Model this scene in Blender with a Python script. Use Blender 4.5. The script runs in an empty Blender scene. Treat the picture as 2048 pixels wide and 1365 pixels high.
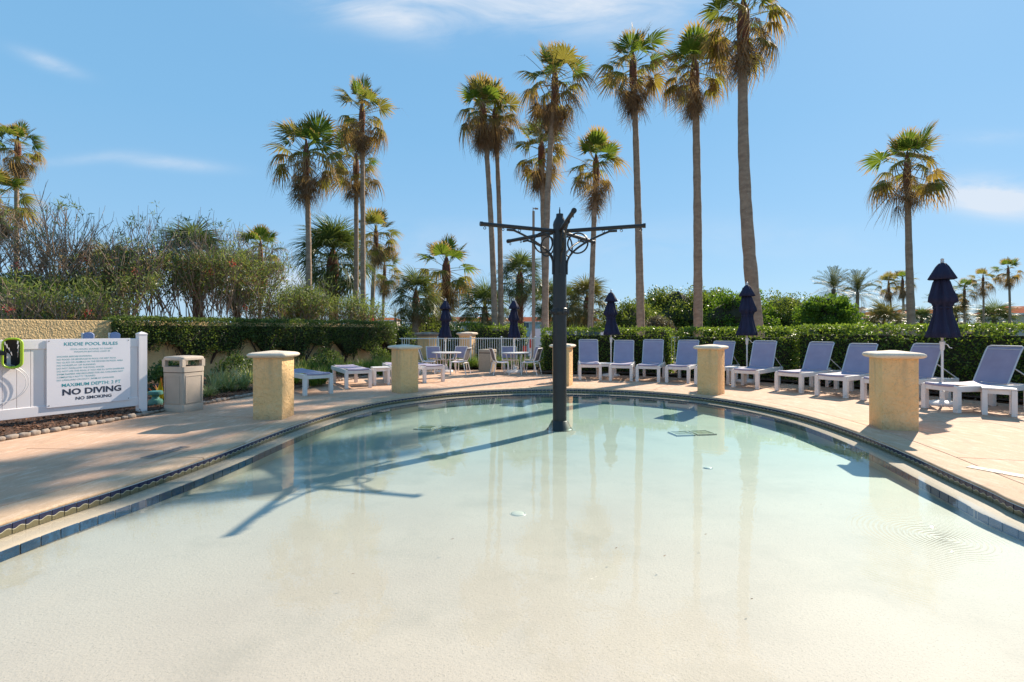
import bpy, bmesh, math, random
import numpy as np
from mathutils import Vector, Matrix
R = math.radians
rnd = random.Random(7)
rg = np.random.default_rng(7)
scene = bpy.context.scene
COL = scene.collection

# ------------------------------------------------------------------ camera, sky, sun, exposure
EYE = 1.5
F = 1024.0          # focal length in photo pixels (2048 wide)
HX, HY = 1024.0, 662.0
cam_d = bpy.data.cameras.new('camera'); cam = bpy.data.objects.new('camera', cam_d); COL.objects.link(cam)
cam.location = (0, 0, EYE); cam.rotation_euler = (R(90), 0, 0)
cam_d.sensor_width = 36; cam_d.lens = 18.0; cam_d.shift_y = -0.010; cam_d.clip_end = 3000; cam_d.clip_start = 0.05
scene.camera = cam
SUN_DIR = Vector((0.546, 0.597, 0.588)).normalized()
SUN_EL = math.asin(SUN_DIR.z); SUN_AZ = math.atan2(SUN_DIR.x, SUN_DIR.y)
sun_d = bpy.data.lights.new('sun', 'SUN'); sun = bpy.data.objects.new('sun', sun_d); COL.objects.link(sun)
sun_d.energy = 4.9; sun_d.angle = R(0.6); sun_d.color = (1.0, 0.88, 0.72)
sun.location = (30, 32, 32)
sun.rotation_euler = (-SUN_DIR).to_track_quat('-Z', 'Y').to_euler()
scene.view_settings.view_transform = 'Standard'; scene.view_settings.look = 'None'
scene.view_settings.gamma = 1.0; scene.view_settings.exposure = 0.80
scene.view_settings.use_curve_mapping = False
scene.render.engine = 'CYCLES'
scene.cycles.max_bounces = 8; scene.cycles.transparent_max_bounces = 12
scene.cycles.volume_bounces = 0
scene.cycles.caustics_reflective = False; scene.cycles.caustics_refractive = False

world = bpy.data.worlds.new('World'); scene.world = world; world.use_nodes = True
wt = world.node_tree; wt.nodes.clear()
class NT:
    """tiny node helper"""
    def __init__(s, t): s.t = t
    def n(s, typ, **kw):
        nd = s.t.nodes.new(typ)
        for k, v in kw.items():
            if k.startswith('i_'): nd.inputs[int(k[2:])].default_value = v
            else: setattr(nd, k, v)
        return nd
    def l(s, a, b): s.t.links.new(a, b)
    def m(s, op, a, b=None, c=None, clamp=False):
        nd = s.t.nodes.new('ShaderNodeMath'); nd.operation = op; nd.use_clamp = clamp
        for i, v in enumerate((a, b, c)):
            if v is None: continue
            if hasattr(v, 'is_output'): s.l(v, nd.inputs[i])
            else: nd.inputs[i].default_value = v
        return nd.outputs[0]
    def mixc(s, fac, a, b, bt='MIX'):
        nd = s.t.nodes.new('ShaderNodeMix'); nd.data_type = 'RGBA'; nd.blend_type = bt
        for i, v in ((0, fac), (6, a), (7, b)):
            if hasattr(v, 'is_output'): s.l(v, nd.inputs[i])
            elif i == 0: nd.inputs[0].default_value = v
            else: nd.inputs[i].default_value = (v[0], v[1], v[2], 1)
        return nd.outputs[2]
    def ramp(s, fac, stops):
        nd = s.t.nodes.new('ShaderNodeValToRGB'); el = nd.color_ramp.elements
        while len(el) < len(stops): el.new(0.5)
        for e, (p, c) in zip(el, stops):
            e.position = p; e.color = (c[0], c[1], c[2], 1) if hasattr(c, '__len__') else (c, c, c, 1)
        s.l(fac, nd.inputs[0]); return nd.outputs[0]
    def noise(s, vec, scale, detail=4, rough=0.55, dist=0.0, out=0):
        nd = s.t.nodes.new('ShaderNodeTexNoise'); nd.inputs['Scale'].default_value = scale
        nd.inputs['Detail'].default_value = detail; nd.inputs['Roughness'].default_value = rough
        nd.inputs['Distortion'].default_value = dist
        if vec is not None: s.l(vec, nd.inputs['Vector'])
        return nd.outputs[out]
w = NT(wt)
sky = w.n('ShaderNodeTexSky', sky_type='NISHITA', sun_disc=False)
sky.sun_elevation = SUN_EL; sky.sun_rotation = SUN_AZ; sky.altitude = 0; sky.air_density = 1.0; sky.dust_density = 0.3; sky.ozone_density = 2.5
tc = w.n('ShaderNodeTexCoord')
sp = w.n('ShaderNodeSeparateXYZ'); w.l(tc.outputs['Generated'], sp.inputs[0])
X, Y, Z = sp.outputs
el = w.m('MAXIMUM', Z, 0.0)
grad = w.ramp(el, [(0.0, (1.40, 2.35, 3.25)), (0.12, (1.15, 2.15, 3.20)), (0.35, (0.85, 1.90, 3.05)), (0.7, (0.72, 1.68, 2.85)), (1.0, (0.7, 1.6, 2.75))])
base = w.mixc(0.92, sky.outputs[0], grad)
yy = w.m('MAXIMUM', Y, 0.02)
u = w.m('DIVIDE', X, yy); v = w.m('DIVIDE', Z, yy)
cv = w.n('ShaderNodeCombineXYZ'); w.l(w.m('MULTIPLY', u, 1.4), cv.inputs[0]); w.l(w.m('MULTIPLY', v, 4.5), cv.inputs[1])
cn = w.noise(cv.outputs[0], 2.3, 8, 0.62, 0.6)
def cloud(u0, v0, su, sv, amt, tilt=0.0):
    du = w.m('DIVIDE', w.m('SUBTRACT', u, u0), su)
    dv = w.m('DIVIDE', w.m('SUBTRACT', w.m('SUBTRACT', v, v0), w.m('MULTIPLY', w.m('SUBTRACT', u, u0), tilt)), sv)
    d2 = w.m('ADD', w.m('MULTIPLY', du, du), w.m('MULTIPLY', dv, dv))
    return w.m('MULTIPLY', w.m('EXPONENT', w.m('MULTIPLY', d2, -1.0)), amt)
def uv_px(px, py): return (px - HX) / F, (HY - py) / F
acc = None
for px, py, sx, sy, amt, tl in ((760, 30, 120, 34, 1.1, -0.25), (1180, 10, 230, 60, 1.15, 0.0), (950, -20, 260, 60, 1.0, 0), (1990, 395, 100, 32, 2.8, -0.1),
                                (330, 325, 90, 12, 1.0, -0.1), (170, 318, 80, 10, .6, 0.1), (95, 125, 60, 14, .75, -0.35), (1985, 275, 90, 14, .45, 0), (430, 560, 330, 60, .75, 0.0),
                                (560, 590, 90, 40, .7, 0), (1000, 500, 300, 60, .35, 0), (1480, 480, 300, 40, .25, 0)):
    uu, vv = uv_px(px, py)
    c = cloud(uu, vv, sx / F, sy / F, amt, tl)
    acc = c if acc is None else w.m('ADD', acc, c)
wisp = w.ramp(cn, [(0.36, 0.0), (0.75, 1.0)])
mask = w.m('MULTIPLY', acc, w.m('ADD', w.m('MULTIPLY', wisp, 1.0), 0.12), clamp=True)
mask = w.m('MULTIPLY', mask, 0.85)
skyc = w.mixc(mask, base, (3.0, 3.25, 3.6))
bg = w.n('ShaderNodeBackground'); w.l(skyc, bg.inputs[0]); bg.inputs[1].default_value = 0.15
wo = w.n('ShaderNodeOutputWorld'); w.l(bg.outputs[0], wo.inputs[0])

# ------------------------------------------------------------------ helpers
def at(px, py, z=0.0):
    """ground point (height z) seen at photo pixel px,py"""
    Yd = (EYE - z) * F / (py - HY)
    return Vector(((px - HX) / F * Yd, Yd, z))
def xw(px, Yd): return (px - HX) / F * Yd
def zw(py, Yd): return EYE + (HY - py) / F * Yd

def tag(o, label=None, cat=None, group=None, kind=None):
    if label: o['label'] = label
    if cat: o['category'] = cat
    if group: o['group'] = group
    if kind: o['kind'] = kind
    return o
def empty(name, loc=(0, 0, 0), rz=0.0, parent=None):
    o = bpy.data.objects.new(name, None); COL.objects.link(o); o.location = loc; o.rotation_euler = (0, 0, rz); o.empty_display_size = 0.2
    if parent: o.parent = parent
    return o
def link_mesh(name, me, parent=None, loc=None, rz=None):
    o = bpy.data.objects.new(name, me); COL.objects.link(o)
    if parent: o.parent = parent
    if loc is not None: o.location = loc
    if rz is not None: o.rotation_euler = (0, 0, rz)
    return o
class MB:
    def __init__(s): s.v = []; s.f = []; s.mi = []; s.cm = 0
    def add(s, vs, fs):
        b = len(s.v); s.v += [tuple(p) for p in vs]; s.f += [tuple(b + i for i in f) for f in fs]; s.mi += [s.cm] * len(fs); return s
    def box(s, c, size, rz=0.0, M=None, ch=0.0):
        hx, hy, hz = size[0] / 2, size[1] / 2, size[2] / 2
        if ch <= 0:
            vs = [Vector((x, y, z)) for z in (-hz, hz) for x, y in ((-hx, -hy), (hx, -hy), (hx, hy), (-hx, hy))]
            fs = [(3, 2, 1, 0), (4, 5, 6, 7), (0, 1, 5, 4), (1, 2, 6, 5), (2, 3, 7, 6), (3, 0, 4, 7)]
        else:
            k = ch; vs = []
            for z, ins in ((-hz, k), (-hz + k, 0), (hz - k, 0), (hz, k)):
                vs += [Vector((x, y, z)) for x, y in ((-hx + ins, -hy + ins), (hx - ins, -hy + ins), (hx - ins, hy - ins), (-hx + ins, hy - ins))]
            fs = [(3, 2, 1, 0), (12, 13, 14, 15)]
            for r in range(3):
                for i in range(4): j = (i + 1) % 4; fs.append((r * 4 + i, r * 4 + j, r * 4 + 4 + j, r * 4 + 4 + i))
        if M is None: M = Matrix.Rotation(rz, 3, 'Z')
        c = Vector(c); return s.add([M @ p + c for p in vs], fs)
    def beam(s, a, b, wd, ht, up=Vector((0, 0, 1))):
        a, b = Vector(a), Vector(b); d = (b - a); L = d.length; d.normalize()
        x = d.cross(up)
        if x.length < 1e-4: x = d.cross(Vector((0, 1, 0)))
        x.normalize(); z = x.cross(d)
        M = Matrix((x, d, z)).transposed()
        return s.box((a + b) / 2, (wd, L, ht), M=M, ch=min(wd, ht) * 0.12)
    def tube(s, path, rad, n=8, cap=True):
        path = [Vector(p) for p in path]; m = len(path)
        if not hasattr(rad, '__len__'): rad = [rad] * m
        t0 = (path[1] - path[0]).normalized(); ref = Vector((0, 0, 1)) if abs(t0.z) < .9 else Vector((1, 0, 0))
        x = t0.cross(ref).normalized(); vs = []
        for i, p in enumerate(path):
            t = (path[min(i + 1, m - 1)] - path[max(i - 1, 0)]).normalized()
            x = (x - t * x.dot(t)).normalized(); y = t.cross(x)
            for k in range(n):
                a = 2 * math.pi * k / n; vs.append(p + (x * math.cos(a) + y * math.sin(a)) * rad[i])
        fs = []
        for i in range(m - 1):
            for k in range(n):
                k2 = (k + 1) % n; fs.append((i * n + k, i * n + k2, (i + 1) * n + k2, (i + 1) * n + k))
        if cap: fs.append(tuple(range(n))[::-1]); fs.append(tuple((m - 1) * n + k for k in range(n)))
        return s.add(vs, fs)
    def lathe(s, prof, n=20, c=(0, 0, 0), sx=1.0, sy=1.0, wob=None):
        vs = []; m = len(prof)
        for j, (r, z) in enumerate(prof):
            for k in range(n):
                a = 2 * math.pi * k / n; rr = r * (wob(a, z) if wob else 1)
                vs.append((c[0] + rr * math.cos(a) * sx, c[1] + rr * math.sin(a) * sy, c[2] + z))
        fs = []
        for i in range(m - 1):
            for k in range(n):
                k2 = (k + 1) % n; fs.append((i * n + k, i * n + k2, (i + 1) * n + k2, (i + 1) * n + k))
        fs.append(tuple(range(n))[::-1]); fs.append(tuple((m - 1) * n + k for k in range(n)))
        return s.add(vs, fs)
    def squares(s, rings, cr=0.03, seg=3):
        """stack of rounded squares: rings (half, z[, corner])"""
        vs = []; n = 4 * (seg + 1)
        for rgx in rings:
            h, z = rgx[0], rgx[1]; c = min(rgx[2] if len(rgx) > 2 else cr, h * 0.99)
            for q in range(4):
                a0 = q * math.pi / 2; cx, cy = [(1, 1), (-1, 1), (-1, -1), (1, -1)][q]
                for k in range(seg + 1):
                    a = a0 + k / seg * math.pi / 2
                    vs.append((cx * (h - c) + c * math.cos(a), cy * (h - c) + c * math.sin(a), z))
        fs = []
        for i in range(len(rings) - 1):
            for k in range(n):
                k2 = (k + 1) % n; fs.append((i * n + k, i * n + k2, (i + 1) * n + k2, (i + 1) * n + k))
        fs.append(tuple(range(n))[::-1]); fs.append(tuple((len(rings) - 1) * n + k for k in range(n)))
        return s.add(vs, fs)
    def mesh(s, name, mats, smooth=False):
        me = bpy.data.meshes.new(name); me.from_pydata(s.v, [], s.f)
        for mt in (mats if isinstance(mats, (list, tuple)) else [mats]): me.materials.append(mt)
        if any(s.mi): me.polygons.foreach_set('material_index', s.mi)
        if smooth:
            me.polygons.foreach_set('use_smooth', [True] * len(me.polygons))
            if smooth != 'all':
                try: me.set_sharp_from_angle(angle=R(smooth if smooth is not True else 40))
                except Exception: pass
        me.update(); return me
    def build(s, name, mats, parent=None, smooth=False, loc=None, rz=None):
        return link_mesh(name, s.mesh(name, mats, smooth), parent, loc, rz)

def np_mesh(name, V, Q, mat, uv=None, smooth=False):
    """quads mesh from numpy"""
    me = bpy.data.meshes.new(name); n = len(V); q = len(Q)
    me.vertices.add(n); me.vertices.foreach_set('co', np.ascontiguousarray(V, dtype=np.float32).ravel())
    me.loops.add(q * 4); me.loops.foreach_set('vertex_index', np.ascontiguousarray(Q, dtype=np.int32).ravel())
    me.polygons.add(q); me.polygons.foreach_set('loop_start', np.arange(0, q * 4, 4, dtype=np.int32))
    try: me.polygons.foreach_set('loop_total', np.full(q, 4, dtype=np.int32))
    except Exception: pass
    if uv is not None:
        ul = me.uv_layers.new(name='uv'); ul.data.foreach_set('uv', np.ascontiguousarray(uv[Q.ravel()], dtype=np.float32).ravel())
    if smooth: me.polygons.foreach_set('use_smooth', np.ones(q, dtype=bool))
    me.materials.append(mat); me.update(); me.validate(); return me
def copy_tree(o, parent=None):
    c = o.copy(); COL.objects.link(c)
    if parent: c.parent = parent
    for ch in list(o.children): copy_tree(ch, c)
    return c
def place(o, loc, rz, label=None, group=None):
    o.location = loc; o.rotation_euler = (0, 0, rz)
    if label: o['label'] = label
    if group: o['group'] = group
    return o

# ------------------------------------------------------------------ materials
def newmat(name):
    m = bpy.data.materials.new(name); m.use_nodes = True; t = m.node_tree; t.nodes.clear(); h = NT(t)
    out = h.n('ShaderNodeOutputMaterial'); return m, h, out
def mat(name, col, col2=None, scale=4.0, rough=0.6, bump=0.0, bscale=40.0, bdist=0.01, spec=0.5, metal=0.0, detail=4, speck=None, coords='Object', stretch=None, dirt=None):
    m, h, out = newmat(name)
    b = h.n('ShaderNodeBsdfPrincipled'); b.inputs['Roughness'].default_value = rough; b.inputs['Metallic'].default_value = metal
    b.inputs['Specular IOR Level'].default_value = spec
    tcn = h.n('ShaderNodeTexCoord'); vec = tcn.outputs[coords]
    if stretch:
        mp = h.n('ShaderNodeMapping'); mp.inputs['Scale'].default_value = stretch; h.l(vec, mp.inputs[0]); vec = mp.outputs[0]
    c = None
    if col2 is not None:
        nz = h.noise(vec, scale, detail)
        c = h.mixc(h.ramp(nz, [(0.32, 0.0), (0.68, 1.0)]), col, col2)
    if speck is not None:     # (color, scale, threshold)
        nz2 = h.noise(vec, speck[1], 2)
        c = h.mixc(h.ramp(nz2, [(speck[2], 0.0), (speck[2] + 0.06, 1.0)]), c if c is not None else col, speck[0])
    if dirt is not None:      # (color, scale, lo, hi)
        nz3 = h.noise(vec, dirt[1], 6, 0.65)
        c = h.mixc(h.ramp(nz3, [(dirt[2], 0.0), (dirt[3], 1.0)]), c if c is not None else col, dirt[0])
    if c is None: b.inputs['Base Color'].default_value = (*col, 1)
    else: h.l(c, b.inputs['Base Color'])
    if bump > 0:
        bz = h.noise(vec, bscale, 6, 0.6); bn = h.n('ShaderNodeBump'); bn.inputs['Strength'].default_value = bump; bn.inputs['Distance'].default_value = bdist
        h.l(bz, bn.inputs['Height']); h.l(bn.outputs[0], b.inputs['Normal'])
    h.l(b.outputs[0], out.inputs[0]); return m
def leafmat(name, dark, light, tip=None, transl=0.35, rough=0.45, tipstart=0.75, rndmix=None):
    """uv.x = position along leaf, uv.y = random per leaf"""
    m, h, out = newmat(name)
    uvn = h.n('ShaderNodeUVMap'); s = h.n('ShaderNodeSeparateXYZ'); h.l(uvn.outputs[0], s.inputs[0])
    oi = h.n('ShaderNodeObjectInfo')
    c = h.mixc(s.outputs[1], dark, light)
    if rndmix: c = h.mixc(h.ramp(oi.outputs['Random'], [(0.55, 0.0), (0.9, 0.85)]), c, rndmix)
    if tip: c = h.mixc(h.ramp(s.outputs[0], [(tipstart, 0.0), (min(1.0, tipstart + 0.2), 1.0)]), c, tip)
    b = h.n('ShaderNodeBsdfPrincipled'); b.inputs['Roughness'].default_value = rough; h.l(c, b.inputs['Base Color'])
    b.inputs['Specular IOR Level'].default_value = 0.06 if rough > 0.6 else 0.3
    if transl > 0:
        tr = h.n('ShaderNodeBsdfTranslucent'); h.l(h.mixc(1.0, c, (1.9, 1.9, 1.0), 'MULTIPLY'), tr.inputs[0])
        mx = h.n('ShaderNodeMixShader'); mx.inputs[0].default_value = transl; h.l(b.outputs[0], mx.inputs[1]); h.l(tr.outputs[0], mx.inputs[2])
        h.l(mx.outputs[0], out.inputs[0])
    else: h.l(b.outputs[0], out.inputs[0])
    return m
def stucco(name, col, col2, dirtc=None):
    m, h, out = newmat(name)
    b = h.n('ShaderNodeBsdfPrincipled'); b.inputs['Roughness'].default_value = 0.75
    tcn = h.n('ShaderNodeTexCoord'); vec = tcn.outputs['Object']
    nz = h.noise(vec, 2.2, 5); c = h.mixc(h.ramp(nz, [(0.3, 0.0), (0.7, 1.0)]), col, col2)
    vo = h.n('ShaderNodeTexVoronoi'); vo.feature = 'SMOOTH_F1'; vo.inputs['Scale'].default_value = 24.0
    ds = h.n('ShaderNodeMapping'); h.l(vec, ds.inputs[0]); ds.inputs['Scale'].default_value = (1, 1, 0.8)
    nd = h.noise(vec, 9, 3, out=1); vm = h.n('ShaderNodeVectorMath', operation='MULTIPLY_ADD'); h.l(nd, vm.inputs[0]); vm.inputs[1].default_value = (.12, .12, .12); h.l(ds.outputs[0], vm.inputs[2])
    h.l(vm.outputs[0], vo.inputs['Vector'])
    fine = h.noise(vec, 90, 3)
    hh = h.m('ADD', h.m('MULTIPLY', h.ramp(vo.outputs[0], [(0.15, 1.0), (0.55, 0.0)]), 0.8), h.m('MULTIPLY', fine, 0.35))
    bn = h.n('ShaderNodeBump'); bn.inputs['Strength'].default_value = 0.9; bn.inputs['Distance'].default_value = 0.012
    h.l(hh, bn.inputs['Height']); h.l(bn.outputs[0], b.inputs['Normal'])
    # hairline cracks
    c = h.mixc(h.m('MULTIPLY', h.ramp(h.noise(vec, 5.5, 8, 0.7), [(0.485, 0.0), (0.5, 1.0), (0.515, 0.0)]), 0.30), c, (0.24, 0.15, 0.06))
    if dirtc:
        mp2 = h.n('ShaderNodeMapping'); mp2.inputs['Scale'].default_value = (11, 11, 0.9); h.l(vec, mp2.inputs[0])
        sp4 = h.n('ShaderNodeSeparateXYZ'); h.l(vec, sp4.inputs[0])
        drip = h.m('MULTIPLY', h.ramp(h.noise(mp2.outputs[0], 1.0, 5, 0.6), [(0.50, 0.0), (0.66, 1.0)]), h.ramp(sp4.outputs[2], [(0.35, 0.0), (1.0, 0.55)]))
        c = h.mixc(drip, c, (0.50, 0.36, 0.20))
        c = h.mixc(h.m('MULTIPLY', h.ramp(h.noise(vec, 6.5, 6, 0.7), [(0.56, 0.0), (0.70, 1.0)]), 0.35), c, (0.86, 0.68, 0.42))
        sp2 = h.n('ShaderNodeSeparateXYZ'); h.l(vec, sp2.inputs[0])
        low = h.m('MULTIPLY', h.ramp(sp2.outputs[2], [(0.0, 1.0), (0.18, 0.0)]), h.noise(vec, 14, 4))
        c = h.mixc(low, c, dirtc)
    h.l(c, b.inputs['Base Color']); h.l(b.outputs[0], out.inputs[0]); return m

M = {}
M['white'] = mat('white_plastic', (0.84, 0.79, 0.75), (0.76, 0.70, 0.66), 6, 0.38, dirt=((0.42, 0.36, 0.30), 5, 0.60, 0.85))
M['vinyl'] = mat('white_vinyl', (0.86, 0.81, 0.80), (0.82, 0.76, 0.76), 2, 0.4, dirt=((0.5, 0.45, 0.42), 4, 0.62, 0.9))
M['fence_white'] = mat('fence_paint', (0.82, 0.82, 0.80), (0.72, 0.71, 0.68), 8, 0.4)
M['signwhite'] = mat('sign_white', (0.85, 0.82, 0.85), (0.80, 0.77, 0.81), 1.5, 0.3)
M['teal_ink'] = mat('teal_ink', (0.045, 0.32, 0.36), rough=0.5)
M['dark_ink'] = mat('dark_ink', (0.02, 0.03, 0.06), rough=0.5)
M['sling'] = mat('blue_sling', (0.37, 0.32, 0.42), (0.32, 0.275, 0.37), 5, 0.7, bump=0.5, bscale=400, bdist=0.002, speck=((0.45, 0.47, 0.55), 28, 0.74))
M['sling_grey'] = mat('grey_sling', (0.20, 0.17, 0.17), (0.15, 0.13, 0.13), 7, 0.75, bump=0.4, bscale=400, bdist=0.002)
M['alu'] = mat('aluminium_frame', (0.62, 0.62, 0.63), (0.5, 0.5, 0.52), 8, 0.4)
M['navy'] = mat('navy_canvas', (0.008, 0.009, 0.035), (0.012, 0.014, 0.05), 5, 0.8, bump=0.5, bscale=60, bdist=0.006)
M['stucco'] = stucco('yellow_stucco', (0.88, 0.515, 0.215), (0.90, 0.57, 0.27), (0.35, 0.27, 0.16))
M['stucco_wall'] = stucco('wall_stucco', (0.84, 0.57, 0.27), (0.78, 0.51, 0.23), (0.25, 0.2, 0.12))
M['cap'] = mat('precast_cap', (0.80, 0.66, 0.51), (0.70, 0.57, 0.44), 6, 0.85, bump=0.9, bscale=55, bdist=0.006, speck=((0.30, 0.24, 0.18), 45, 0.66))
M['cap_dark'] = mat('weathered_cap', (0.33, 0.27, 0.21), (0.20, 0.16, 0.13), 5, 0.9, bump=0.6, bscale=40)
M['pole'] = mat('charcoal_paint', (0.023, 0.022, 0.024), (0.015, 0.015, 0.017), 3, 0.42, bump=0.15, bscale=60, bdist=0.004)
def deck_mat(name, c1, c2, light, dark, bsc):
    m, h, out = newmat(name); b = h.n('ShaderNodeBsdfPrincipled'); b.inputs['Roughness'].default_value = 0.85
    vec = h.n('ShaderNodeTexCoord').outputs['Object']; oi = h.n('ShaderNodeObjectInfo').outputs['Random']
    c = h.mixc(h.ramp(h.noise(vec, 1.3, 8, 0.65), [(0.3, 0.0), (0.7, 1.0)]), c1, c2)
    c = h.mixc(h.m('MULTIPLY', oi, 0.35), c, dark)                                        # slab to slab tone
    mp = h.n('ShaderNodeMapping'); mp.inputs['Scale'].default_value = (5, 1.2, 1); h.l(vec, mp.inputs[0])
    c = h.mixc(h.m('MULTIPLY', h.ramp(h.noise(mp.outputs[0], 2.2, 8, 0.7, 0.5), [(0.50, 0.0), (0.68, 1.0)]), 0.8), c, light)   # worn, washed-out streaks
    c = h.mixc(h.m('MULTIPLY', h.ramp(h.noise(vec, 3.4, 10, 0.75, 0.8), [(0.52, 0.0), (0.66, 1.0)]), 0.50), c, dark)      # grimy patches
    c = h.mixc(h.m('MULTIPLY', h.ramp(h.noise(vec, 55, 3, 0.7), [(0.54, 0.0), (0.66, 1.0)]), 0.55), c, dark)              # pores
    c = h.mixc(h.m('MULTIPLY', h.ramp(h.noise(vec, 70, 3, 0.7, out=0), [(0.30, 1.0), (0.42, 0.0)]), 0.5), c, light)
    h.l(c, b.inputs['Base Color'])
    bn = h.n('ShaderNodeBump'); bn.inputs['Strength'].default_value = 0.7; bn.inputs['Distance'].default_value = 0.006
    h.l(h.m('ADD', h.noise(vec, bsc, 5, 0.7), h.m('MULTIPLY', h.noise(vec, 9, 4), 0.8)), bn.inputs['Height']); h.l(bn.outputs[0], b.inputs['Normal'])
    h.l(b.outputs[0], out.inputs[0]); return m
M['deck'] = deck_mat('peach_deck', (0.62, 0.385, 0.25), (0.54, 0.335, 0.215), (0.70, 0.53, 0.40), (0.36, 0.22, 0.15), 75)
M['coping'] = deck_mat('coping_concrete', (0.60, 0.41, 0.265), (0.53, 0.365, 0.235), (0.70, 0.55, 0.41), (0.34, 0.23, 0.14), 110)
M['joint'] = mat('joint_filler', (0.16, 0.12, 0.09), rough=0.9)
M['plaster'] = mat('pool_plaster', (0.535, 0.44, 0.355), (0.485, 0.395, 0.32), 1.1, 0.7, bump=0.5, bscale=60, bdist=0.006, detail=8, speck=((0.37, 0.305, 0.245), 120, 0.60), dirt=((0.40, 0.335, 0.27), 1.3, 0.50, 0.80))
M['ledge'] = mat('pool_ledge', (0.56, 0.45, 0.33), (0.50, 0.40, 0.29), 2.4, 0.7, bump=0.5, bscale=60, bdist=0.006, detail=8, speck=((0.42, 0.34, 0.25), 60, 0.63))
M['grout'] = mat('tile_grout', (0.62, 0.56, 0.46), (0.45, 0.38, 0.28), 6, 0.85)
M['trim_tile'] = mat('blue_trim_tile', (0.006, 0.04, 0.095), (0.010, 0.06, 0.13), 14, 0.15, bump=0.2, bscale=40, bdist=0.003)
M['drain'] = mat('cream_plastic', (0.62, 0.56, 0.45), rough=0.4)
M['drain_olive'] = mat('olive_grate', (0.46, 0.42, 0.28), (0.36, 0.33, 0.21), 9, 0.6)
M['black'] = mat('black_rubber', (0.015, 0.015, 0.015), rough=0.6)
M['lime'] = mat('lime_plastic', (0.42, 0.60, 0.03), rough=0.35)
M['mesh_black'] = mat('net_fabric', (0.02, 0.022, 0.024), rough=0.7)
M['bin'] = mat('beige_plastic', (0.56, 0.45, 0.36), (0.50, 0.405, 0.32), 5, 0.7, bump=0.6, bscale=160, bdist=0.002, speck=((0.46, 0.38, 0.31), 90, 0.6), dirt=((0.46, 0.38, 0.30), 3, 0.62, 0.85))
M['bin2'] = mat('exposed_aggregate', (0.46, 0.37, 0.27), (0.38, 0.30, 0.22), 30, 0.8, bump=0.6, bscale=120, bdist=0.003)
M['tealpot'] = mat('teal_plastic', (0.13, 0.33, 0.27), (0.10, 0.27, 0.22), 6, 0.5)
M['mulch'] = mat('mulch_soil', (0.075, 0.038, 0.022), (0.13, 0.07, 0.045), 12, 0.95, bump=1.0, bscale=50, bdist=0.03)
M['chip'] = leafmat('bark_chip', (0.05, 0.022, 0.012), (0.24, 0.13, 0.085), transl=0.0, rough=0.9)
M['litter'] = leafmat('dry_litter', (0.10, 0.05, 0.025), (0.50, 0.42, 0.33), transl=0.1, rough=0.8)
M['stone'] = mat('edging_stone', (0.42, 0.34, 0.28), (0.24, 0.19, 0.15), 5, 0.85, bump=0.8, bscale=25, bdist=0.01, speck=((0.22, 0.18, 0.15), 20, 0.66))
M['grass'] = mat('lawn_ground', (0.06, 0.085, 0.025), (0.12, 0.11, 0.05), 0.5, 0.95, bump=1.0, bscale=20, bdist=0.03)
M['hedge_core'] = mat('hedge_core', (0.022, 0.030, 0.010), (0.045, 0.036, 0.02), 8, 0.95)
M['hedge'] = leafmat('hedge_leaf', (0.055, 0.10, 0.018), (0.19, 0.25, 0.045), transl=0.38, rough=0.42)
M['hedge_dark'] = leafmat('hedge_leaf_dark', (0.035, 0.065, 0.018), (0.14, 0.18, 0.05), transl=0.34, rough=0.40)
M['tree_a'] = leafmat('broadleaf_olive', (0.045, 0.075, 0.016), (0.16, 0.19, 0.045), transl=0.4)
M['tree_b'] = leafmat('broadleaf_bright', (0.050, 0.10, 0.012), (0.14, 0.22, 0.03), transl=0.4)
M['tree_grey'] = leafmat('twiggy_grey', (0.07, 0.06, 0.045), (0.20, 0.18, 0.14), transl=0.2)
M['oleander'] = leafmat('oleander_leaf', (0.06, 0.10, 0.03), (0.22, 0.25, 0.09), transl=0.38)
M['oleander_dry'] = leafmat('oleander_dry', (0.18, 0.09, 0.05), (0.36, 0.24, 0.14), transl=0.2)
M['flower'] = leafmat('red_flower', (0.50, 0.03, 0.06), (0.70, 0.12, 0.15), transl=0.3)
M['twig'] = mat('grey_twig', (0.36, 0.26, 0.19), (0.22, 0.155, 0.11), 20, 0.85)
M['stem_dark'] = mat('hedge_stem', (0.13, 0.085, 0.06), (0.08, 0.055, 0.04), 20, 0.9)
M['bark'] = mat('palm_trunk', (0.42, 0.30, 0.215), (0.26, 0.18, 0.13), 3.5, 0.95, bump=1.0, bscale=26, bdist=0.03, stretch=(1, 1, 2.0), speck=((0.42, 0.36, 0.28), 9, 0.66))
M['boots'] = mat('palm_boots', (0.24, 0.085, 0.045), (0.13, 0.05, 0.03), 9, 0.9, bump=1.0, bscale=20, bdist=0.05, stretch=(1, 1, 0.3))
M['frond'] = leafmat('fan_frond_green', (0.050, 0.085, 0.016), (0.125, 0.165, 0.032), tip=(0.28, 0.18, 0.09), transl=0.42, rough=0.62, tipstart=0.62, rndmix=(0.17, 0.135, 0.05))
M['frond_mix'] = leafmat('fan_frond_fading', (0.11, 0.12, 0.025), (0.22, 0.20, 0.045), tip=(0.30, 0.19, 0.10), rough=0.65, transl=0.38, tipstart=0.45, rndmix=(0.22, 0.14, 0.05))
M['frond_dead'] = leafmat('fan_frond_dead', (0.15, 0.10, 0.065), (0.36, 0.25, 0.165), transl=0.18, rough=0.9, rndmix=(0.22, 0.165, 0.125))
M['frond_sabal'] = leafmat('sabal_frond', (0.035, 0.06, 0.018), (0.12, 0.15, 0.055), tip=(0.26, 0.19, 0.10), transl=0.32, tipstart=0.82, rndmix=(0.14, 0.12, 0.05))
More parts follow.
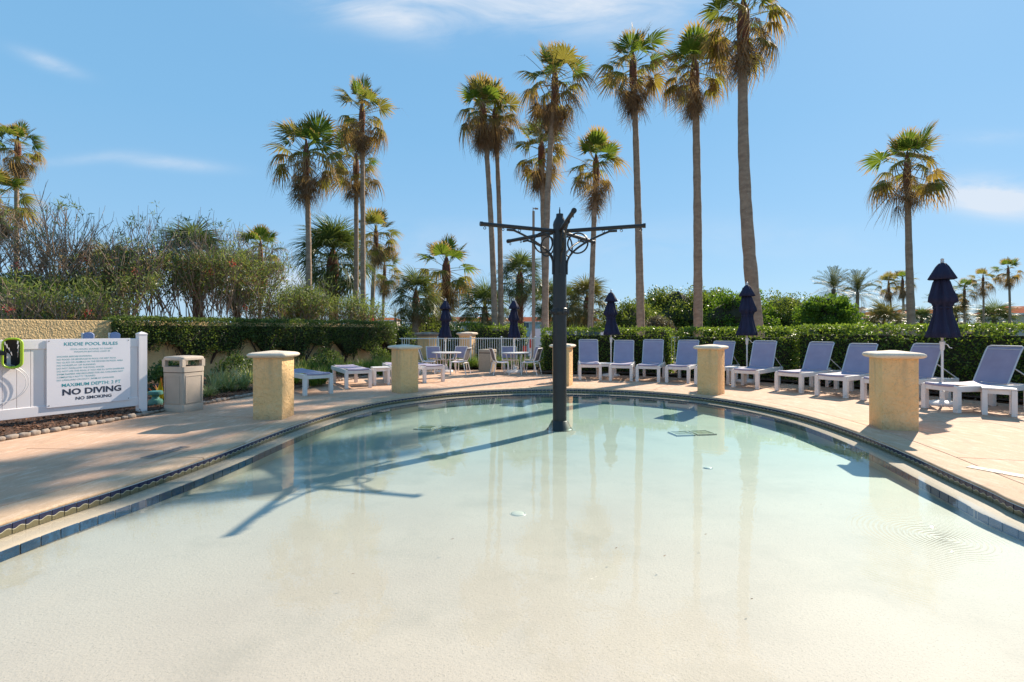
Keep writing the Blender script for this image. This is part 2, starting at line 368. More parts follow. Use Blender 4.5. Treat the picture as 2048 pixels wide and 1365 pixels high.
M['frond_date'] = leafmat('date_frond', (0.04, 0.055, 0.022), (0.12, 0.12, 0.06), tip=(0.25, 0.17, 0.09), transl=0.3, tipstart=0.8, rndmix=(0.2, 0.13, 0.06))
M['blade'] = leafmat('strap_leaf', (0.05, 0.11, 0.015), (0.20, 0.27, 0.06), tip=(0.32, 0.26, 0.12), transl=0.4, tipstart=0.8)
M['blade_pale'] = leafmat('variegated_leaf', (0.12, 0.16, 0.06), (0.38, 0.40, 0.22), tip=(0.36, 0.25, 0.16), transl=0.3, tipstart=0.78)
M['croton'] = leafmat('croton_leaf', (0.25, 0.22, 0.02), (0.50, 0.40, 0.03), tip=(0.45, 0.12, 0.03), transl=0.35, tipstart=0.7)
M['roof'] = mat('clay_roof', (0.46, 0.16, 0.09), (0.36, 0.12, 0.07), 3, 0.95, spec=0.0)
M['wall_far'] = mat('pale_wall', (0.60, 0.50, 0.42), (0.54, 0.45, 0.38), 1, 0.85)
M['wall_blue'] = mat('bluegrey_wall', (0.44, 0.50, 0.52), (0.40, 0.45, 0.47), 1, 0.85)
M['trimw'] = mat('white_trim', (0.78, 0.76, 0.73), rough=0.6)
M['glass_dark'] = mat('dark_glass', (0.05, 0.08, 0.11), rough=0.08)
M['cupola_roof'] = mat('cupola_roof', (0.12, 0.09, 0.09), rough=0.7)
M['timber'] = mat('timber_pole', (0.36, 0.25, 0.19), (0.29, 0.2, 0.15), 6, 0.8, stretch=(1, 1, .2))
M['vanpaint'] = mat('van_paint', (0.72, 0.72, 0.80), (0.68, 0.68, 0.76), 1, 0.3)
M['red'] = mat('red_paint', (0.55, 0.05, 0.03), rough=0.4)
M['pale_blue'] = mat('pale_blue_plastic', (0.30, 0.36, 0.58), (0.4, 0.42, 0.6), 12, 0.5)

# two-tone wave tile: glazed navy over olive with a pale wave line (print on the tile's face, local z up, x along)
def wave_tile_mat():
    m, h, out = newmat('wave_tile'); tcn = h.n('ShaderNodeTexCoord'); s = h.n('ShaderNodeSeparateXYZ'); h.l(tcn.outputs['Object'], s.inputs[0])
    b = h.n('ShaderNodeBsdfPrincipled'); b.inputs['Roughness'].default_value = 0.16
    wave = h.m('MULTIPLY', h.m('SINE', h.m('ADD', h.m('MULTIPLY', s.outputs[0], 2 * math.pi / 0.1), 0.6)), 0.0085)
    d = h.m('SUBTRACT', s.outputs[2], h.m('ADD', wave, 0.002))
    up = h.m('GREATER_THAN', d, 0.0)
    line = h.m('LESS_THAN', h.m('ABSOLUTE', d), 0.0022)
    nz = h.noise(tcn.outputs['Object'], 45, 4)
    navy = h.mixc(nz, (0.008, 0.010, 0.035), (0.022, 0.024, 0.075)); olive = h.mixc(nz, (0.10, 0.085, 0.04), (0.21, 0.18, 0.10))
    c = h.mixc(line, h.mixc(up, olive, navy), (0.62, 0.58, 0.42)); h.l(c, b.inputs['Base Color'])
    h.l(b.outputs[0], out.inputs[0]); return m
M['wave_tile'] = wave_tile_mat()

def water_mat():
    m, h, out = newmat('pool_water')
    geo = h.n('ShaderNodeNewGeometry'); pos = geo.outputs['Position']
    n1 = h.noise(pos, 5.0, 3, 0.5, 0.3); n2 = h.noise(pos, 22.0, 2, 0.5)
    calm = h.ramp(h.noise(pos, 0.45, 2), [(0.35, 0.25), (0.7, 1.0)])
    sp3 = h.n('ShaderNodeSeparateXYZ'); h.l(pos, sp3.inputs[0])
    def rings(cx, cy, freq, amp, fall):
        dx = h.m('SUBTRACT', sp3.outputs[0], cx); dy = h.m('SUBTRACT', sp3.outputs[1], cy)
        d = h.m('SQRT', h.m('ADD', h.m('MULTIPLY', dx, dx), h.m('MULTIPLY', dy, dy)))
        return h.m('MULTIPLY', h.m('SINE', h.m('MULTIPLY', d, freq)), h.m('MULTIPLY', h.m('EXPONENT', h.m('MULTIPLY', d, -fall)), amp))
    hh = h.m('ADD', h.m('MULTIPLY', h.m('ADD', n1, h.m('MULTIPLY', n2, 0.10)), calm), rings(3.35, 3.98, 170, 1.3, 3.2))
    bn = h.n('ShaderNodeBump'); bn.inputs['Strength'].default_value = 1.0; bn.inputs['Distance'].default_value = 0.0019; h.l(hh, bn.inputs['Height'])
    fr = h.n('ShaderNodeFresnel'); h.l(h.m('ADD', 1.33, h.m('MULTIPLY', geo.outputs['Backfacing'], 1 / 1.33 - 1.33)), fr.inputs[0]); h.l(bn.outputs[0], fr.inputs['Normal'])
    gl = h.n('ShaderNodeBsdfGlossy'); gl.inputs['Roughness'].default_value = 0.0; h.l(bn.outputs[0], gl.inputs['Normal'])
    tr = h.n('ShaderNodeBsdfTransparent'); tr.inputs[0].default_value = (0.99, 1, 1, 1)
    mx = h.n('ShaderNodeMixShader'); h.l(fr.outputs[0], mx.inputs[0]); h.l(tr.outputs[0], mx.inputs[1]); h.l(gl.outputs[0], mx.inputs[2])
    h.l(mx.outputs[0], out.inputs[0])
    va = h.n('ShaderNodeVolumeAbsorption'); va.inputs['Color'].default_value = (0.0, 0.93, 0.93, 1); va.inputs['Density'].default_value = 0.29
    h.l(va.outputs[0], out.inputs[1]); return m
M['water'] = water_mat()

# ------------------------------------------------------------------ pool outline
PTS = [(-4.5, -3.2), (-4.32, 0), (-4.15, 2), (-4.0, 4.0), (-3.80, 4.9), (-3.69, 5.6), (-3.61, 6.4), (-3.57, 7.3), (-3.5, 8.3), (-3.36, 9.3), (-3.08, 10.4), (-2.62, 11.35), (-2.04, 12.05),
       (-1.45, 12.6), (-.375, 13.15), (1.03, 13.42), (2.7, 13.1), (3.85, 12.4), (4.60, 11.45), (5.05, 10.3), (5.23, 9.1), (5.16, 7.8), (4.93, 6.5), (4.68, 5.5), (4.52, 4.8), (4.4, 4.3), (4.25, 2), (4.2, 0), (4.2, -3.2)]
def spline(P, step):
    P = [Vector((*p, 0)) for p in P]; dense = []
    for i in range(len(P) - 1):
        p0, p1, p2, p3 = P[max(i - 1, 0)], P[i], P[i + 1], P[min(i + 2, len(P) - 1)]
        for k in range(30):
            t = k / 30; dense.append(0.5 * ((2 * p1) + (p2 - p0) * t + (2 * p0 - 5 * p1 + 4 * p2 - p3) * t * t + (-p0 + 3 * p1 - 3 * p2 + p3) * t ** 3))
    dense.append(P[-1])
    A = np.array([(p.x, p.y) for p in dense])
    for _ in range(60): A[1:-1] = 0.25 * A[:-2] + 0.5 * A[1:-1] + 0.25 * A[2:]
    seg = np.r_[0, np.cumsum(np.linalg.norm(np.diff(A, axis=0), axis=1))]
    n = int(seg[-1] / step); s = np.arange(n + 1) * step
    return np.c_[np.interp(s, seg, A[:, 0]), np.interp(s, seg, A[:, 1])]
EDGE = spline(PTS, 0.1)
def normals(E):
    T = np.gradient(E, axis=0); T /= np.linalg.norm(T, axis=1)[:, None]
    return np.c_[-T[:, 1], T[:, 0]]           # outward (curve runs clockwise left->far->right)
NRM = normals(EDGE)
def off(d): return EDGE + NRM * d
assert NRM[len(NRM) // 2][1] > 0

def strip_mesh(mb, rows):
    """rows: list of (n,3) arrays; skin between"""
    b = len(mb.v); n = len(rows[0])
    for r in rows: mb.v += [tuple(p) for p in r]
    for j in range(len(rows) - 1):
        for i in range(n - 1):
            mb.f.append((b + j * n + i, b + (j + 1) * n + i, b + (j + 1) * n + i + 1, b + j * n + i + 1)); mb.mi.append(mb.cm)
    return mb
def row(A, z): return np.c_[A, np.full(len(A), z)]

# ------------------------------------------------------------------ setting: ground, deck, pool
ZT, ZB = -0.034, -0.122      # tile band
ZL, ZWATER = -0.127, -0.112  # ledge, water
LEDGE_W = 0.24
def ground():
    bm = bmesh.new()
    outer = [bm.verts.new((x, y, -0.06)) for x, y in ((-900, -300), (900, -300), (900, 1600), (-900, 1600))]
    for i in range(4): bm.edges.new((outer[i], outer[(i + 1) % 4]))
    H = off(0.3)[::4]; hv = [bm.verts.new((p[0], p[1], -0.06)) for p in H]
    for i in range(len(hv)): bm.edges.new((hv[i], hv[(i + 1) % len(hv)]))
    bmesh.ops.triangle_fill(bm, edges=bm.edges[:], use_beauty=True)
    bmesh.ops.recalc_face_normals(bm, faces=bm.faces[:])
    me = bpy.data.meshes.new('ground'); bm.to_mesh(me); bm.free(); me.materials.append(M['grass'])
    if me.polygons[0].normal.z < 0: me.flip_normals()
    tag(link_mesh('ground', me), kind='structure')
ground()

# deck slabs: inner coping ring then two rings of slabs, with open joints between them
deck = tag(empty('pool_deck'), kind='structure')
mb = MB(); strip_mesh(mb, [row(off(0.1), -0.02), row(off(13), -0.02)]); mb.build('joint_bed', M['joint'], deck)
NE = len(EDGE)
def slab(name, i0, i1, d0, d1, matl, zt=0.0, nose=False):
    if i1 - i0 < 2: return
    sl = slice(i0, i1 + 1); E = EDGE[sl].copy(); N = NRM[sl]
    g = 0.008
    T = np.array([N[0][1], -N[0][0]]); E[0] = E[0] + T * g; T = np.array([N[-1][1], -N[-1][0]]); E[-1] = E[-1] - T * g
    E2 = E; O = lambda d: E2 + N * d
    rows = []
    if nose:
        for a in range(0, 7):
            t = a / 6 * math.pi; rows.append(row(O(d0 + 0.017 - 0.017 * math.sin(t)), -0.017 - 0.017 * math.cos(t)))
        rows = [row(O(d0 + 0.10), ZT)] + rows
    else: rows.append(row(O(d0), -0.05))
    if not nose: rows.append(row(O(d0), zt - 0.003)); rows.append(row(O(d0 + 0.003), zt))
    k = max(1, int((d1 - d0) / 1.0))
    for j in range(1, k + 1): rows.append(row(O(d0 + (d1 - d0) * j / k - (0.003 if j == k else 0)), zt))
    rows.append(row(O(d1), zt - 0.003)); rows.append(row(O(d1), -0.05))
    mb = MB(); strip_mesh(mb, rows)
    n = len(rows[0])   # end caps
    mb.f.append(tuple(j * n for j in range(len(rows)))); mb.mi.append(0)
    mb.f.append(tuple(j * n + n - 1 for j in range(len(rows)))[::-1]); mb.mi.append(0)
    me = mb.mesh(name, matl, 35); o = link_mesh(name, me, deck); return o
CW = 0.42
for i0 in range(0, NE - 1, 31): slab('coping_slab', i0, min(i0 + 31, NE - 1), 0.0, CW, M['coping'], nose=True)
for i0 in range(0, NE - 1, 24): slab('deck_slab', i0, min(i0 + 24, NE - 1), CW + 0.014, 2.6, M['deck'])
for i0 in range(12, NE - 1, 24): slab('deck_slab', i0, min(i0 + 24, NE - 1), 2.608, 6.5, M['deck'])
slab('deck_slab', 0, 12, 2.608, 6.5, M['deck'])
slab('deck_slab', 0, NE // 2, 6.508, 12.5, M['deck']); slab('deck_slab', NE // 2, NE - 1, 6.508, 12.5, M['deck'])

# pool shell
pool = tag(empty('swimming_pool'), kind='structure')
FLOOR = lambda y: -0.215 - 0.028 * (min(y, 8.0) - 4.0)
mb = MB(); strip_mesh(mb, [row(off(0.010), ZT - 0.001), row(off(0.010), ZL - 0.02)]); mb.build('tile_bed', M['grout'], pool)
nose_line = off(-LEDGE_W)
mb = MB(); strip_mesh(mb, [row(off(0.012), ZL), row(off(-LEDGE_W + 0.010), ZL), row(off(-LEDGE_W), ZL - 0.008)]); mb.build('ledge', M['ledge'], pool, smooth=40)
mb = MB(); strip_mesh(mb, [row(off(-LEDGE_W + 0.004), ZL - 0.006), row(off(-LEDGE_W + 0.004), -1.3)]); mb.build('riser_wall', M['plaster'], pool)
loop = off(-LEDGE_W + 0.03)[::3]
mb = MB(); n = len(loop); ys = loop
mb.v = [(p[0], p[1], FLOOR(p[1]) if p[1] > 1 else FLOOR(1) + 0.0 * p[1]) for p in loop]
# cross strips left-right keep the sheet planar per strip
half = n // 2
for i in range(half - 1 + n % 2):
    j = n - 1 - i
    if j - 1 <= i + 1:
        if j - 1 == i + 1: mb.f.append((i, i + 1, j))
        break
    mb.f.append((i, i + 1, j - 1, j))
mb.mi = [0] * len(mb.f)
fl = mb.build('pool_floor', M['plaster'], pool)
if fl.data.polygons[0].normal.z < 0: fl.data.flip_normals()
for p in fl.data.polygons: p.use_smooth = False
# wave tiles, one object each, 0.1 m pitch
tm = MB(); tm.box((0, 0, 0), (0.0915, 0.010, ZT - ZB - 0.003), ch=0.0015); tile_me = tm.mesh('tile', M['wave_tile'])
vis = [i for i in range(NE - 1) if EDGE[i][1] > 3.35]
vis = vis[:298]
for i in vis:
    c = (EDGE[i] + EDGE[i + 1]) / 2; nn = (NRM[i] + NRM[i + 1]) / 2
    a = math.atan2(-nn[0], nn[1])
    link_mesh('tile', tile_me, pool, (c[0] + nn[0] * 0.006, c[1] + nn[1] * 0.006, (ZT + ZB) / 2), a)
vs = set(vis); mb = MB()
for i in range(NE - 1):
    if i in vs: continue
    c = (EDGE[i] + EDGE[i + 1]) / 2; nn = NRM[i]; mb.box((c[0] + nn[0] * .006, c[1] + nn[1] * .006, (ZT + ZB) / 2), (0.0955, 0.010, 0.085), math.atan2(-nn[0], nn[1]))
tag(mb.build('tile_run', M['trim_tile'], pool), kind='stuff')
E15 = spline([tuple(p) for p in off(-LEDGE_W)[::3]], 0.152); N15 = normals(E15)
tm = MB(); tm.box((0, 0, 0), (0.141, 0.012, 0.078), ch=0.003); trim_me = tm.mesh('trim_tile', M['trim_tile'])
for i in range(len(E15) - 1):
    c = (E15[i] + E15[i + 1]) / 2; nn = N15[i]
    if c[1] < 2.8: continue
    link_mesh('trim_tile', trim_me, pool, (c[0], c[1], ZL - 0.044), math.atan2(-nn[0], nn[1]))
# water body: closed volume
A = off(0.009)
mb = MB(); n = len(A)
top = [(p[0], p[1], ZWATER) for p in A]; bot = [(p[0], p[1], -1.25) for p in A]
mb.v = top + bot
def stripfill(b):
    fs = []
    for i in range(n // 2):
        j = n - 1 - i
        if j - 1 <= i + 1:
            if j - 1 == i + 1: fs.append((b + i, b + i + 1, b + j))
            break
        fs.append((b + i, b + i + 1, b + j - 1, b + j))
    return fs
ft = stripfill(0); mb.f = [f[::-1] for f in ft] + stripfill(n)
for i in range(n): j = (i + 1) % n; mb.f.append((i, n + i, n + j, j))
mb.mi = [0] * len(mb.f)
wtr = mb.build('water', M['water'])
bm = bmesh.new(); bm.from_mesh(wtr.data); bmesh.ops.recalc_face_normals(bm, faces=bm.faces[:]); bm.to_mesh(wtr.data); bm.free()
tag(wtr, kind='structure')

# floor fittings
def disc_fitting(px, py, r, label):
    p = at(px, py, -0.24); z = FLOOR(p.y); p = at(px, py, z)
    t = tag(empty('floor_fitting', (p.x, p.y, z)), label, 'pool fitting', 'round fittings on the pool floor')
    m1 = MB(); m1.lathe([(r, 0), (r, .002), (r * .96, .004), (r * .88, .003), (r * .88, .001)], 32); m1.build('rim', M['drain'], t, True)
    m2 = MB(); m2.lathe([(r * .82, 0.0), (r * .82, .004), (r * .78, .006), (.01, .007)], 32); m2.build('cover', M['drain'], t, True)
    m3 = MB(); m3.lathe([(r * .88, 0.0), (r * .88, .0015)], 32); m3.build('gasket', M['black'], t, True)
disc_fitting(1036, 1028, 0.077, 'round white fitting on the pale pool floor, in front of the dark pole')
disc_fitting(1416, 936, 0.060, 'small round white fitting on the pool floor near the right hand main drain')
def grate(px, py, rz, label):
    p = at(px, py, -0.38); z = FLOOR(p.y); p = at(px, py, z)
    t = tag(empty('main_drain', (p.x, p.y, z), rz), label, 'pool drain', 'square drain covers on the pool floor')
    for s in (-1, 1):
        m1 = MB(); cx = s * 0.20
        for a in range(4):
            m1.box((cx + (0.16 if a == 0 else -0.16 if a == 1 else 0), (0.16 if a == 2 else -0.16 if a == 3 else 0), .012), (0.03 if a < 2 else 0.29, 0.35 if a < 2 else 0.03, .024))
        f = m1.build('drain_frame', M['drain'], t)
        for q in range(2):
            m2 = MB()
            for k in range(5): m2.box((cx, (q - .5) * 0.14 + (k - 2) * 0.026, .010), (0.28, 0.016, .014))
            m2.build('drain_grille', M['drain_olive'], f)
        m3 = MB(); m3.box((cx, 0, .003), (0.29, 0.29, .004)); m3.build('sump_shade_plate', M['black'], f)  # flat black plate painted as the shade below the grille bars
grate(872, 858, R(-12), 'pair of square drain covers on the pool floor, left of the pole')
grate(1384, 868, R(10), 'pair of square drain covers on the pool floor, right of the pole')

# ------------------------------------------------------------------ water feature pole
PX, PY = 0.885, 9.5
pz = FLOOR(PY)
pole = tag(empty('canopy_frame', (PX, PY, pz)), 'tall dark bare canopy post with five radiating arms standing in the water', 'canopy frame')
H = lambda z: z - pz
m = MB(); m.lathe([(0.128, 0), (0.128, H(2.0)), (0.124, H(3.3)), (0.122, H(3.42))], 28); m.build('post', M['pole'], pole, True)
m = MB(); m.lathe([(0.24, 0), (0.24, .012), (0.215, .03), (0.150, 0.16), (0.135, 0.17)], 28); m.build('base_flange', M['pole'], pole, True)
m = MB(); m.lathe([(0.122, H(3.42)), (0.127, H(3.46)), (0.115, H(3.52)), (0.072, H(3.60)), (0.066, H(3.63)), (0.066, H(3.665)), (0.03, H(3.67)), (0.014, H(3.68)), (0.014, H(3.74)), (0.008, H(3.76)), (0.008, H(3.79))], 24); m.build('finial', M['pole'], pole, True)
m = MB(); zc = H(zw(622, PY) - 0.01); m.lathe([(0.131, zc - .07), (0.135, zc - .06), (0.135, zc - .045), (0.165, zc - .04), (0.172, zc - .02), (0.172, zc + .0), (0.165, zc + .015), (0.140, zc + .02), (0.140, zc + .05), (0.131, zc + .06)], 28)
for k in range(8):
    a = k * math.pi / 4 + .3; m.lathe([(.018, zc - .05), (.018, zc + .03)], 6, (0.17 * math.cos(a), 0.17 * math.sin(a), 0))
m.build('collar', M['pole'], pole, 40)
for k in range(5):
    a = R(-90 + 3 + 72 * k); d = Vector((math.cos(a), math.sin(a), 0))
    za = H(3.355)
    arm = MB(); arm.tube([d * 0.11 + Vector((0, 0, za - 0.01)), d * 1.53 + Vector((0, 0, za + 0.015))], 0.037, 12)
    arm.tube([d * 1.50 + Vector((0, 0, za + 0.015)), d * 1.545 + Vector((0, 0, za + 0.015))], 0.043, 12)
    ao = arm.build('arm', M['pole'], pole, 40)
    hk = MB()
    for q in (0.80, 1.12, 1.46):
        c0 = d * q + Vector((0, 0, za - 0.045))
        hk.tube([c0 + d * (0.022 * math.cos(t)) + Vector((0, 0, 0.022 * math.sin(t) - .008)) for t in [i * math.pi / 5 for i in range(11)]], 0.006, 5)
    hk.build('hook', M['pole'], ao)
    br = MB(); zlo = H(2.62)
    path = []
    for i in range(15):
        t = i / 14
        # sweeping bracket from the post foot plate out to the arm, concave outward
        r = 0.135 + 0.78 * (t ** 1.75); z = zlo + 0.10 + (za - 0.055 - zlo - 0.10) * (t ** 0.83)
        path.append(d * r + Vector((0, 0, z)))
    br.tube(path, 0.019, 8)
    br.tube([path[-1] - d * .03, path[-1] + d * 0.13], 0.021, 8)
    br.box(d * 0.134 + Vector((0, 0, zlo + 0.03)), (0.035, 0.035, 0.22), a)
    br.build('bracket', M['pole'], pole, 40)
    rn = MB(); rc = d * 0.335 + Vector((0, 0, za - 0.245))
    rn.tube([rc + d * (0.185 * math.cos(t)) + Vector((0, 0, 0.185 * math.sin(t))) for t in [i * 2 * math.pi / 28 for i in range(29)]], 0.0155, 7, cap=False)
    rn.build('ring', M['pole'], pole, True)

# ------------------------------------------------------------------ stucco pillars
def pillar(corner, rz, s, hb, label, group='stucco pillars round the pool', cap='cap', capmat='cap', name='stucco_pillar', over=0.085):
    """corner = nearest ground corner (x,y); square grows away from it, u = rz, v = rz+90"""
    u = Vector((math.cos(rz), math.sin(rz), 0)); v = Vector((-math.sin(rz), math.cos(rz), 0))
    c = Vector((corner[0], corner[1], 0)) + (u + v) * s / 2
    t = tag(empty(name, c, rz), label, 'pillar', group)
    h = s / 2
    m = MB(); m.squares([(h, -0.02, .012), (h, hb * .25, .012), (h, hb * .5, .012), (h, hb * .75, .012), (h, hb, .012)]); m.build('shaft', M['stucco'], t, 50)
    if cap == 'cap':
        o = h + over; rings = [(h + .005, hb), (h + .03, hb + .003), (o - .025, hb + .012), (o - .006, hb + .028), (o, hb + .045), (o - .004, hb + .062), (o - .022, hb + .078), (o - .06, hb + .09), (h * .5, hb + .108), (.05, hb + .118)]
        m = MB(); m.squares([(a, z, .055) for a, z in rings], seg=4); m.build('cap', M[capmat], t, 'all')
    else:
        o = h + over; m = MB(); m.squares([(h + .01, hb, .01), (h + .03, hb + .05, .01), (o - .02, hb + .055, .01), (o, hb + .09, .01), (o, hb + .13, .01), (o - .05, hb + .16, .01), (.05, hb + .19, .01)]); m.build('cap', M[capmat], t, 30)
    return t
pillar((-4.37, 8.63), 0, 0.49, 1.04, 'yellow stucco pillar with rounded cap between the beige litter bin and the pool')
pillar((5.6, 7.75), R(-15), 0.48, 1.08, 'big yellow stucco pillar at the right pool edge in front of the loungers')
pillar((4.76 - .368 , 11.83 + .309), R(-40), 0.48, 1.06, 'yellow stucco pillar in front of the middle blue loungers, right of the dark post')
pillar((-2.96, 12.56), R(-50), 0.48, 1.05, 'yellow stucco pillar beside the low flat loungers, far left of the pool')
pillar((1.10, 13.95), R(-20), 0.46, 1.04, 'yellow stucco pillar mostly hidden behind the dark canopy post')
pillar((-3.85, 20.9), R(-30), 0.56, 1.26, 'yellow fence pillar with dark weathered flat cap behind the dining chairs', 'stucco pillars in the white fence', cap='flat', capmat='cap_dark', name='fence_pillar', over=.1)
pillar((-2.55, 24.6), R(-15), 0.62, 1.26, 'yellow pillar with pale stepped cap behind the white picket fence', 'stucco pillars in the white fence', cap='flat', capmat='cap', name='fence_pillar', over=.1)

# ------------------------------------------------------------------ loungers
def make_lounger(flat=False, deg=62):
    t = empty('sun_lounger'); Wd, L, Hs = 0.70, 1.92, 0.49
    hw = Wd / 2
    for x in (-hw + .045, hw - .045):
        for y, hh in ((.045, Hs - .045), (L - .30, Hs - .045)):
            m = MB(); m.box((x, y, hh / 2), (.085, .085, hh), ch=.008); m.build('leg', M['white'], t)
        m = MB(); m.beam((x, 0.0, Hs - .055), (x, L, Hs - .055), .055, .11); m.build('side_rail', M['white'], t)
    m = MB(); m.beam((-hw + .0725, .035, Hs - .058), (hw - .0725, .035, Hs - .058), .045, .105); m.build('foot_rail', M['white'], t)
    m = MB(); m.beam((-hw + .0725, L - .03, Hs - .058), (hw - .0725, L - .03, Hs - .058), .045, .08); m.build('head_rail', M['white'], t)
    # seat sling wraps over the foot tube
    m = MB(); x0 = hw - .075; pr = []
    for i in range(7): a = math.pi * (1.15 - i / 6 * .65); pr.append((0.035 + 0.032 * math.cos(a), Hs - .005 + 0.032 * math.sin(a)))
    yb = 1.16 if not flat else L - .05
    for i in range(1, 9): k = i / 8; pr.append((0.035 + (yb - 0.035) * k, Hs + .024 - .022 * math.sin(math.pi * k)))
    vs = []; nx = 6
    for y, z in pr:
        for q in range(nx + 1): xx = -x0 + 2 * x0 * q / nx; vs.append((xx, y, z - .012 * math.sin(math.pi * q / nx)))
    m.add(vs, [(j * (nx + 1) + q, j * (nx + 1) + q + 1, (j + 1) * (nx + 1) + q + 1, (j + 1) * (nx + 1) + q) for j in range(len(pr) - 1) for q in range(nx)])
    m.build('seat_sling', M['sling'], t, 'all')
    m = MB(); m.tube([(-x0, .035, Hs - .005), (x0, .035, Hs - .005)], .024, 10); m.build('foot_tube', M['alu'], t, 40)
    ang = R(deg) if not flat else R(4); Lb = 0.76 if not flat else 0.01
    if not flat:
        def bp(x, k):   # along back, slight curl back at the top
            s = k * Lb; curl = max(0, k - .8) ** 2 * .8
            return Vector((x, 1.17 + s * math.cos(ang) + curl * .6, Hs + .02 + s * math.sin(ang) - curl * .2))
        hx = hw - .045
        m = MB(); path = [bp(-hx, k / 10) for k in range(11)] + [bp(-hx + .04, 1.03)] + [bp(hx - .04, 1.03)] + [bp(hx, 1 - k / 10) for k in range(11)]
        m.tube(path, .0135, 8); m.build('backrest_frame', M['alu'], t, True)
        m = MB(); vs = []
        for j in range(11):
            for q in range(nx + 1):
                xx = -hx + .012 + 2 * (hx - .012) * q / nx; p = bp(xx, j / 10); n_ = Vector((0, math.sin(ang), -math.cos(ang)))
                vs.append(p + n_ * (.016 * math.sin(math.pi * q / nx) * math.sin(math.pi * (j / 10))))
        m.add(vs, [(j * (nx + 1) + q, j * (nx + 1) + q + 1, (j + 1) * (nx + 1) + q + 1, (j + 1) * (nx + 1) + q) for j in range(10) for q in range(nx)])
        bs = m.build('back_sling', M['sling'], t, 'all')
        m = MB(); p0, p1 = bp(-hx + .02, .93), bp(hx - .02, .93); nn = Vector((0, -math.sin(ang), math.cos(ang))) * .004
        m.beam(p0 + nn, p1 + nn, .004, .01); m.build('hem', M['alu'], bs)
        for x in (-hx, hx):
            m = MB(); m.tube([bp(x, .42), (x, 1.17 + .76, Hs - .02)], .011, 6); m.build('support_strut', M['alu'], t)
    return t
LAB = [  # FL px, FL py, FR px, FR py, label
    (1154.5, 760.5, 1206, 760.8, 'blue sling lounger nearest the dark post, leftmost of the raised backs'),
    (1215, 762, 1268, 763.3, 'blue sling lounger right of the thin closed umbrella pole, second of the raised backs'),
    (1270, 763.8, 1321, 765.5, 'blue sling lounger with straight clean back, third of the raised backs'),
    (1327.5, 765.2, 1382, 768, 'blue sling lounger speckled with droppings, just left of the pillar in front of it'),
    (1385, 769, 1443, 773, 'blue sling lounger mostly hidden behind the middle pillar'),
    (1460.5, 775, 1519, 779.5, 'blue sling lounger just right of the middle pillar and its low side table'),
    (1545.6, 781, 1608, 788, 'blue sling lounger with spotted back, midway between the two right pillars'),
    (1626, 791, 1697, 798, 'blue sling lounger whose foot reaches the left of the big right pillar'),
    (1713.5, 799.5, 1792, 811, 'blue sling lounger with its seat hidden by the big right pillar, beside the umbrella pole'),
    (1836, 815, 1922, 828.5, 'nearest blue sling lounger, tall back right of the umbrella, side table at its foot'),
]
def foot_points(a, width=0.72):
    p, q = at(a[0], a[1]), at(a[2], a[3]); c = (p + q) / 2; return p, q, c
def smooth_dir(c):   # loungers face the pool centre
    return (c - Vector((0.9, 8.3, 0))).normalized()
protos = [make_lounger(deg=d_) for d_ in (64, 61, 66)]; proto = protos[0]; lc = 0
G_L = 'blue sling loungers with raised backs round the far pool edge'
for a in LAB:
    p, q, c = foot_points(a); d = (q - p).normalized(); outw = Vector((-d.y, d.x, 0)); outw = (outw + smooth_dir(c) * .6).normalized()
    o = protos[lc] if lc < 3 else copy_tree(protos[lc % 3]); lc += 1
    tag(o, a[4], 'sun lounger', G_L); place(o, (c.x, c.y, 0), math.atan2(-outw.x, outw.y))
# a further one cut by the right frame edge
o = copy_tree(proto); o['label'] = 'blue sling lounger cut off by the right edge of the photo, beyond the side table'; place(o, (9.42, 8.55, 0), R(-50))
fp = make_lounger(flat=True); first = True
for a in ((603, 792.7, 671, 788, 'low lounger with its back laid flat, nearest behind the left yellow pillar'),
          (688, 778.5, 746.6, 776, 'low lounger laid flat in front of the bright strappy plants'),
          (782, 769, 833, 767.5, 'low lounger laid flat, mostly hidden by the far left pillar'),
          (840, 768, 897, 763, 'low lounger laid flat just right of the far left pillar, before the dining chairs')):
    p, q, c = foot_points(a); d = (q - p).normalized(); outw = Vector((-d.y, d.x, 0)); outw = (outw + smooth_dir(c) * .5).normalized()
    o = fp if first else copy_tree(fp); first = False
    tag(o, a[4], 'sun lounger', 'low loungers with flat backs on the left side of the pool'); place(o, (c.x, c.y, 0), math.atan2(-outw.x, outw.y))

def make_table():
    t = empty('side_table'); s, hh = .46, .49
    for x in (-1, 1):
        for y in (-1, 1):
            m = MB(); m.box((x * (s / 2 - .04), y * (s / 2 - .04), (hh - .035) / 2), (.075, .075, hh - .035), ch=.006); m.build('leg', M['white'], t)
    m = MB(); m.box((0, 0, hh - .016), (s, s, .03), ch=.006); m.build('tabletop', M['white'], t)
    for a in range(4):
        m = MB(); r = s / 2 - .045; cx, cy = ((0, r), (0, -r), (r, 0), (-r, 0))[a]; m.box((cx, cy, hh - .072), (s - .16 if a < 2 else .03, .03 if a < 2 else s - .16, .075)); m.build('apron', M['white'], t)
    return t
st = make_table()
TB = [(at(1210, 757), 0, 'small white side table between the two leftmost raised loungers'),
      (Vector((6.30, 14.35, 0)), R(-35), 'small white side table beside the second umbrella pole, behind the middle pillar'),
      (at(759, 770) + Vector((0, .1, 0)), R(25), 'small white side table between flat loungers, left of the far left pillar'),
      (at(1997, 829.5), R(-40), 'white side table in front at the right frame edge'),
      (Vector((7.05, 13.05, 0)) + Vector((1.35, 0.9, 0)), R(-40), 'white side table tucked behind the lounger midway between the right pillars')]
for i, (p, rz, lab) in enumerate(TB):
    o = st if i == 0 else copy_tree(st); tag(o, lab, 'side table', 'white square side tables beside the loungers'); place(o, (p.x, p.y, 0), rz)

